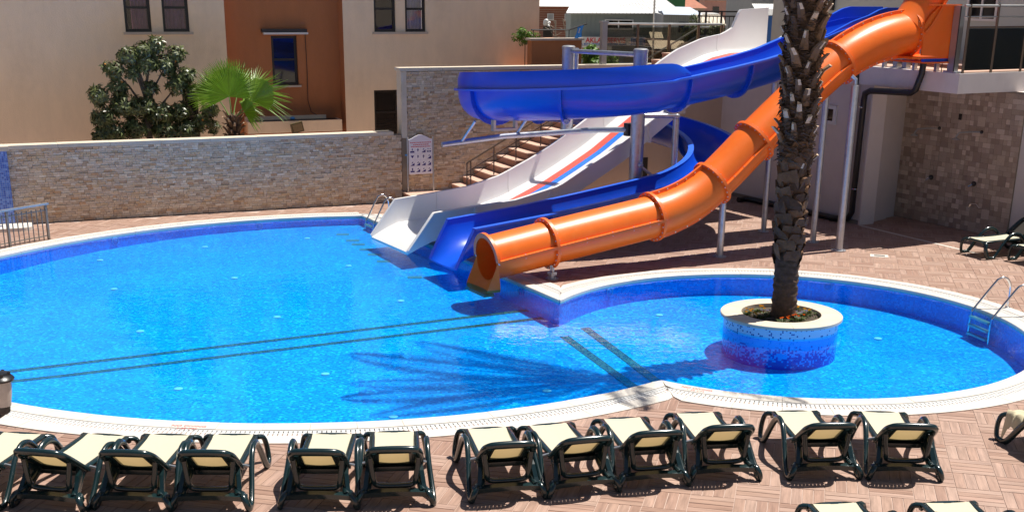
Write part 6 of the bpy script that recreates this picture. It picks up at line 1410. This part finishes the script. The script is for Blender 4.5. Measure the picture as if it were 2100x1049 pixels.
tn = thing('market_stall', 'cream awninged stall with dark opening behind the picket fence', 'stall', (6.6,44,0))
m_ = MB(); m_.rings([[Vector((6.0+0.9*k/20, y, z+0.015*(k%2))) for k in range(21)] for y, z in ((43.6,3.42),(44.6,3.72))], False, False); m_.build('awning', MT['cope'], tn); bx(6.0,6.9,44.2,44.7,-0.04,3.4,'dark_opening',MT['shade'],tn)
# town on the plain: separate houses
hs = random.Random(3); cols = ['h1','h2','h3','h1','h4','h3','h2']
def house(lab, x, y, wd, dp, h, mt_, roof):
    t_ = thing('town_house', lab, 'house', (x,y,0), group='far town houses')
    wa = bx(x,x+wd,y,y+dp,-0.04,h,'wall',MT[mt_],t_)
    if roof == 'tile':
        m_ = MB(); m_.rings([[Vector((x-0.2,y-0.2,h)),Vector((x+wd+0.2,y-0.2,h)),Vector((x+wd+0.2,y+dp+0.2,h)),Vector((x-0.2,y+dp+0.2,h))],[Vector((x+wd*.3,y+dp*.5,h+0.7)),Vector((x+wd*.7,y+dp*.5,h+0.7)),Vector((x+wd*.7,y+dp*.55,h+0.7)),Vector((x+wd*.3,y+dp*.55,h+0.7))]], True, True); m_.build('roof', MT['htile'], t_)
    else: bx(x-0.1,x+wd+0.1,y-0.1,y+dp,h,h+0.12,'roof',MT[roof],t_)
    n_ = max(1, int(wd/1.3))
    for k in range(n_):
        a = x+wd*(k+0.3)/n_; bx(a,a+0.5,y-0.03,y-0.001,h-1.2,h-0.45,'window',MT['panedark'],wa)
desc = {'h1':'beige','h2':'pink','h3':'grey','h4':'pale blue'}
k = 0
for x, y, wd, h, mt_, rf_ in ((11.5,100,2.6,3.1,'h1','tile'),(14.8,105,2.2,3.6,'h2','h1'),(17.5,110,2.0,2.9,'h3','wroof'),(15.2,118,2.6,4.0,'h3','h1'),(18.6,122,2.4,3.7,'h2','tile'),(20.2,112,1.8,3.2,'h1','h3'),(21.4,126,2.4,4.1,'h4','h3'),(17.4,132,2.0,4.3,'h2','tile'),(12.4,122,2.2,4.0,'h4','wroof'),(9.4,118,2.6,3.9,'h3','h1'),(22.8,116,2.2,3.0,'h3','tile'),(6.0,124,2.8,4.2,'h1','h3'),(24.4,128,2.6,4.4,'h3','h1'),(13.0,95,1.4,2.7,'h1','wroof'),(15.9,92,1.8,2.5,'h3','broof'),(10.2,86,1.6,3.0,'h3','wroof'),(20.0,135,2.2,4.6,'h2','h1'),(14.2,138,2.4,4.7,'h1','tile')):
    ord_ = ['nearest the workshop roof','beside the pale blue one','low in front','tallest at the rear','tiled and behind the picket fence','flat roofed beside the grey block','with flat dark roof','rear one with tile roof','behind the green sheet','above the workshop roof ridge','low one near the grey block','behind the brick house','at the far rear by the grey block','smallest in front','with blue metal roof','close behind the shed','at the rear above the picket fence','rearmost of all'][k]
    house('far %s town house %s' % (desc[mt_], ord_), x, y, wd, 3.0, h, mt_, rf_); k += 1
gs = thing('green_shed', 'long dark green sheet-metal shed just behind the workshop roof', 'shed', (7,76,0)); bx(5.6,9.6,76,80,-0.04,4.0,'wall',MT['green'],gs); bx(6.3,6.6,75.95,75.999,3.6,3.85,'window',MT['h3'],gs); bx(7.6,8.0,75.95,75.999,3.6,3.85,'window',MT['h3'],gs)
for k, (x, y, r_) in enumerate(((3.2,90,0.55),(4.4,92,0.45))):
    t_ = thing('round_tree', ('dark round tree behind the brick house roof','smaller dark tree beside the round tree behind the workshop roof')[k], 'tree', (x,y,0)); m_ = MB(); m_.tube([(x,y,-0.04),(x,y,3.4)], 0.1, 6); m_.build('trunk', MT['bark'], t_)
    tree_crown([(Vector((x,y,3.75)),r_),(Vector((x+0.4,y,3.6)),r_*.8),(Vector((x-0.45,y,3.55)),r_*.8)], 120, 0.22, 0.12, 6).build('crown', MT['bush2'], t_)
tr2 = thing('bare_tree', 'pale feathery bare tree standing at the end of the white workshop roof', 'tree', (8.6,78,0)); m_ = MB(); m_.tube([(8.6,78,-0.04),(8.65,78,3.0),(8.6,78,4.3)], 0.05, 5)
for j in range(26): m_.tube([(8.62,78,3.0+0.04*j),(8.62+hs.uniform(-0.5,0.5),78+hs.uniform(-.3,.3),3.4+0.045*j)], 0.012, 4)
m_.build('branches', MT['wframe'], tr2)
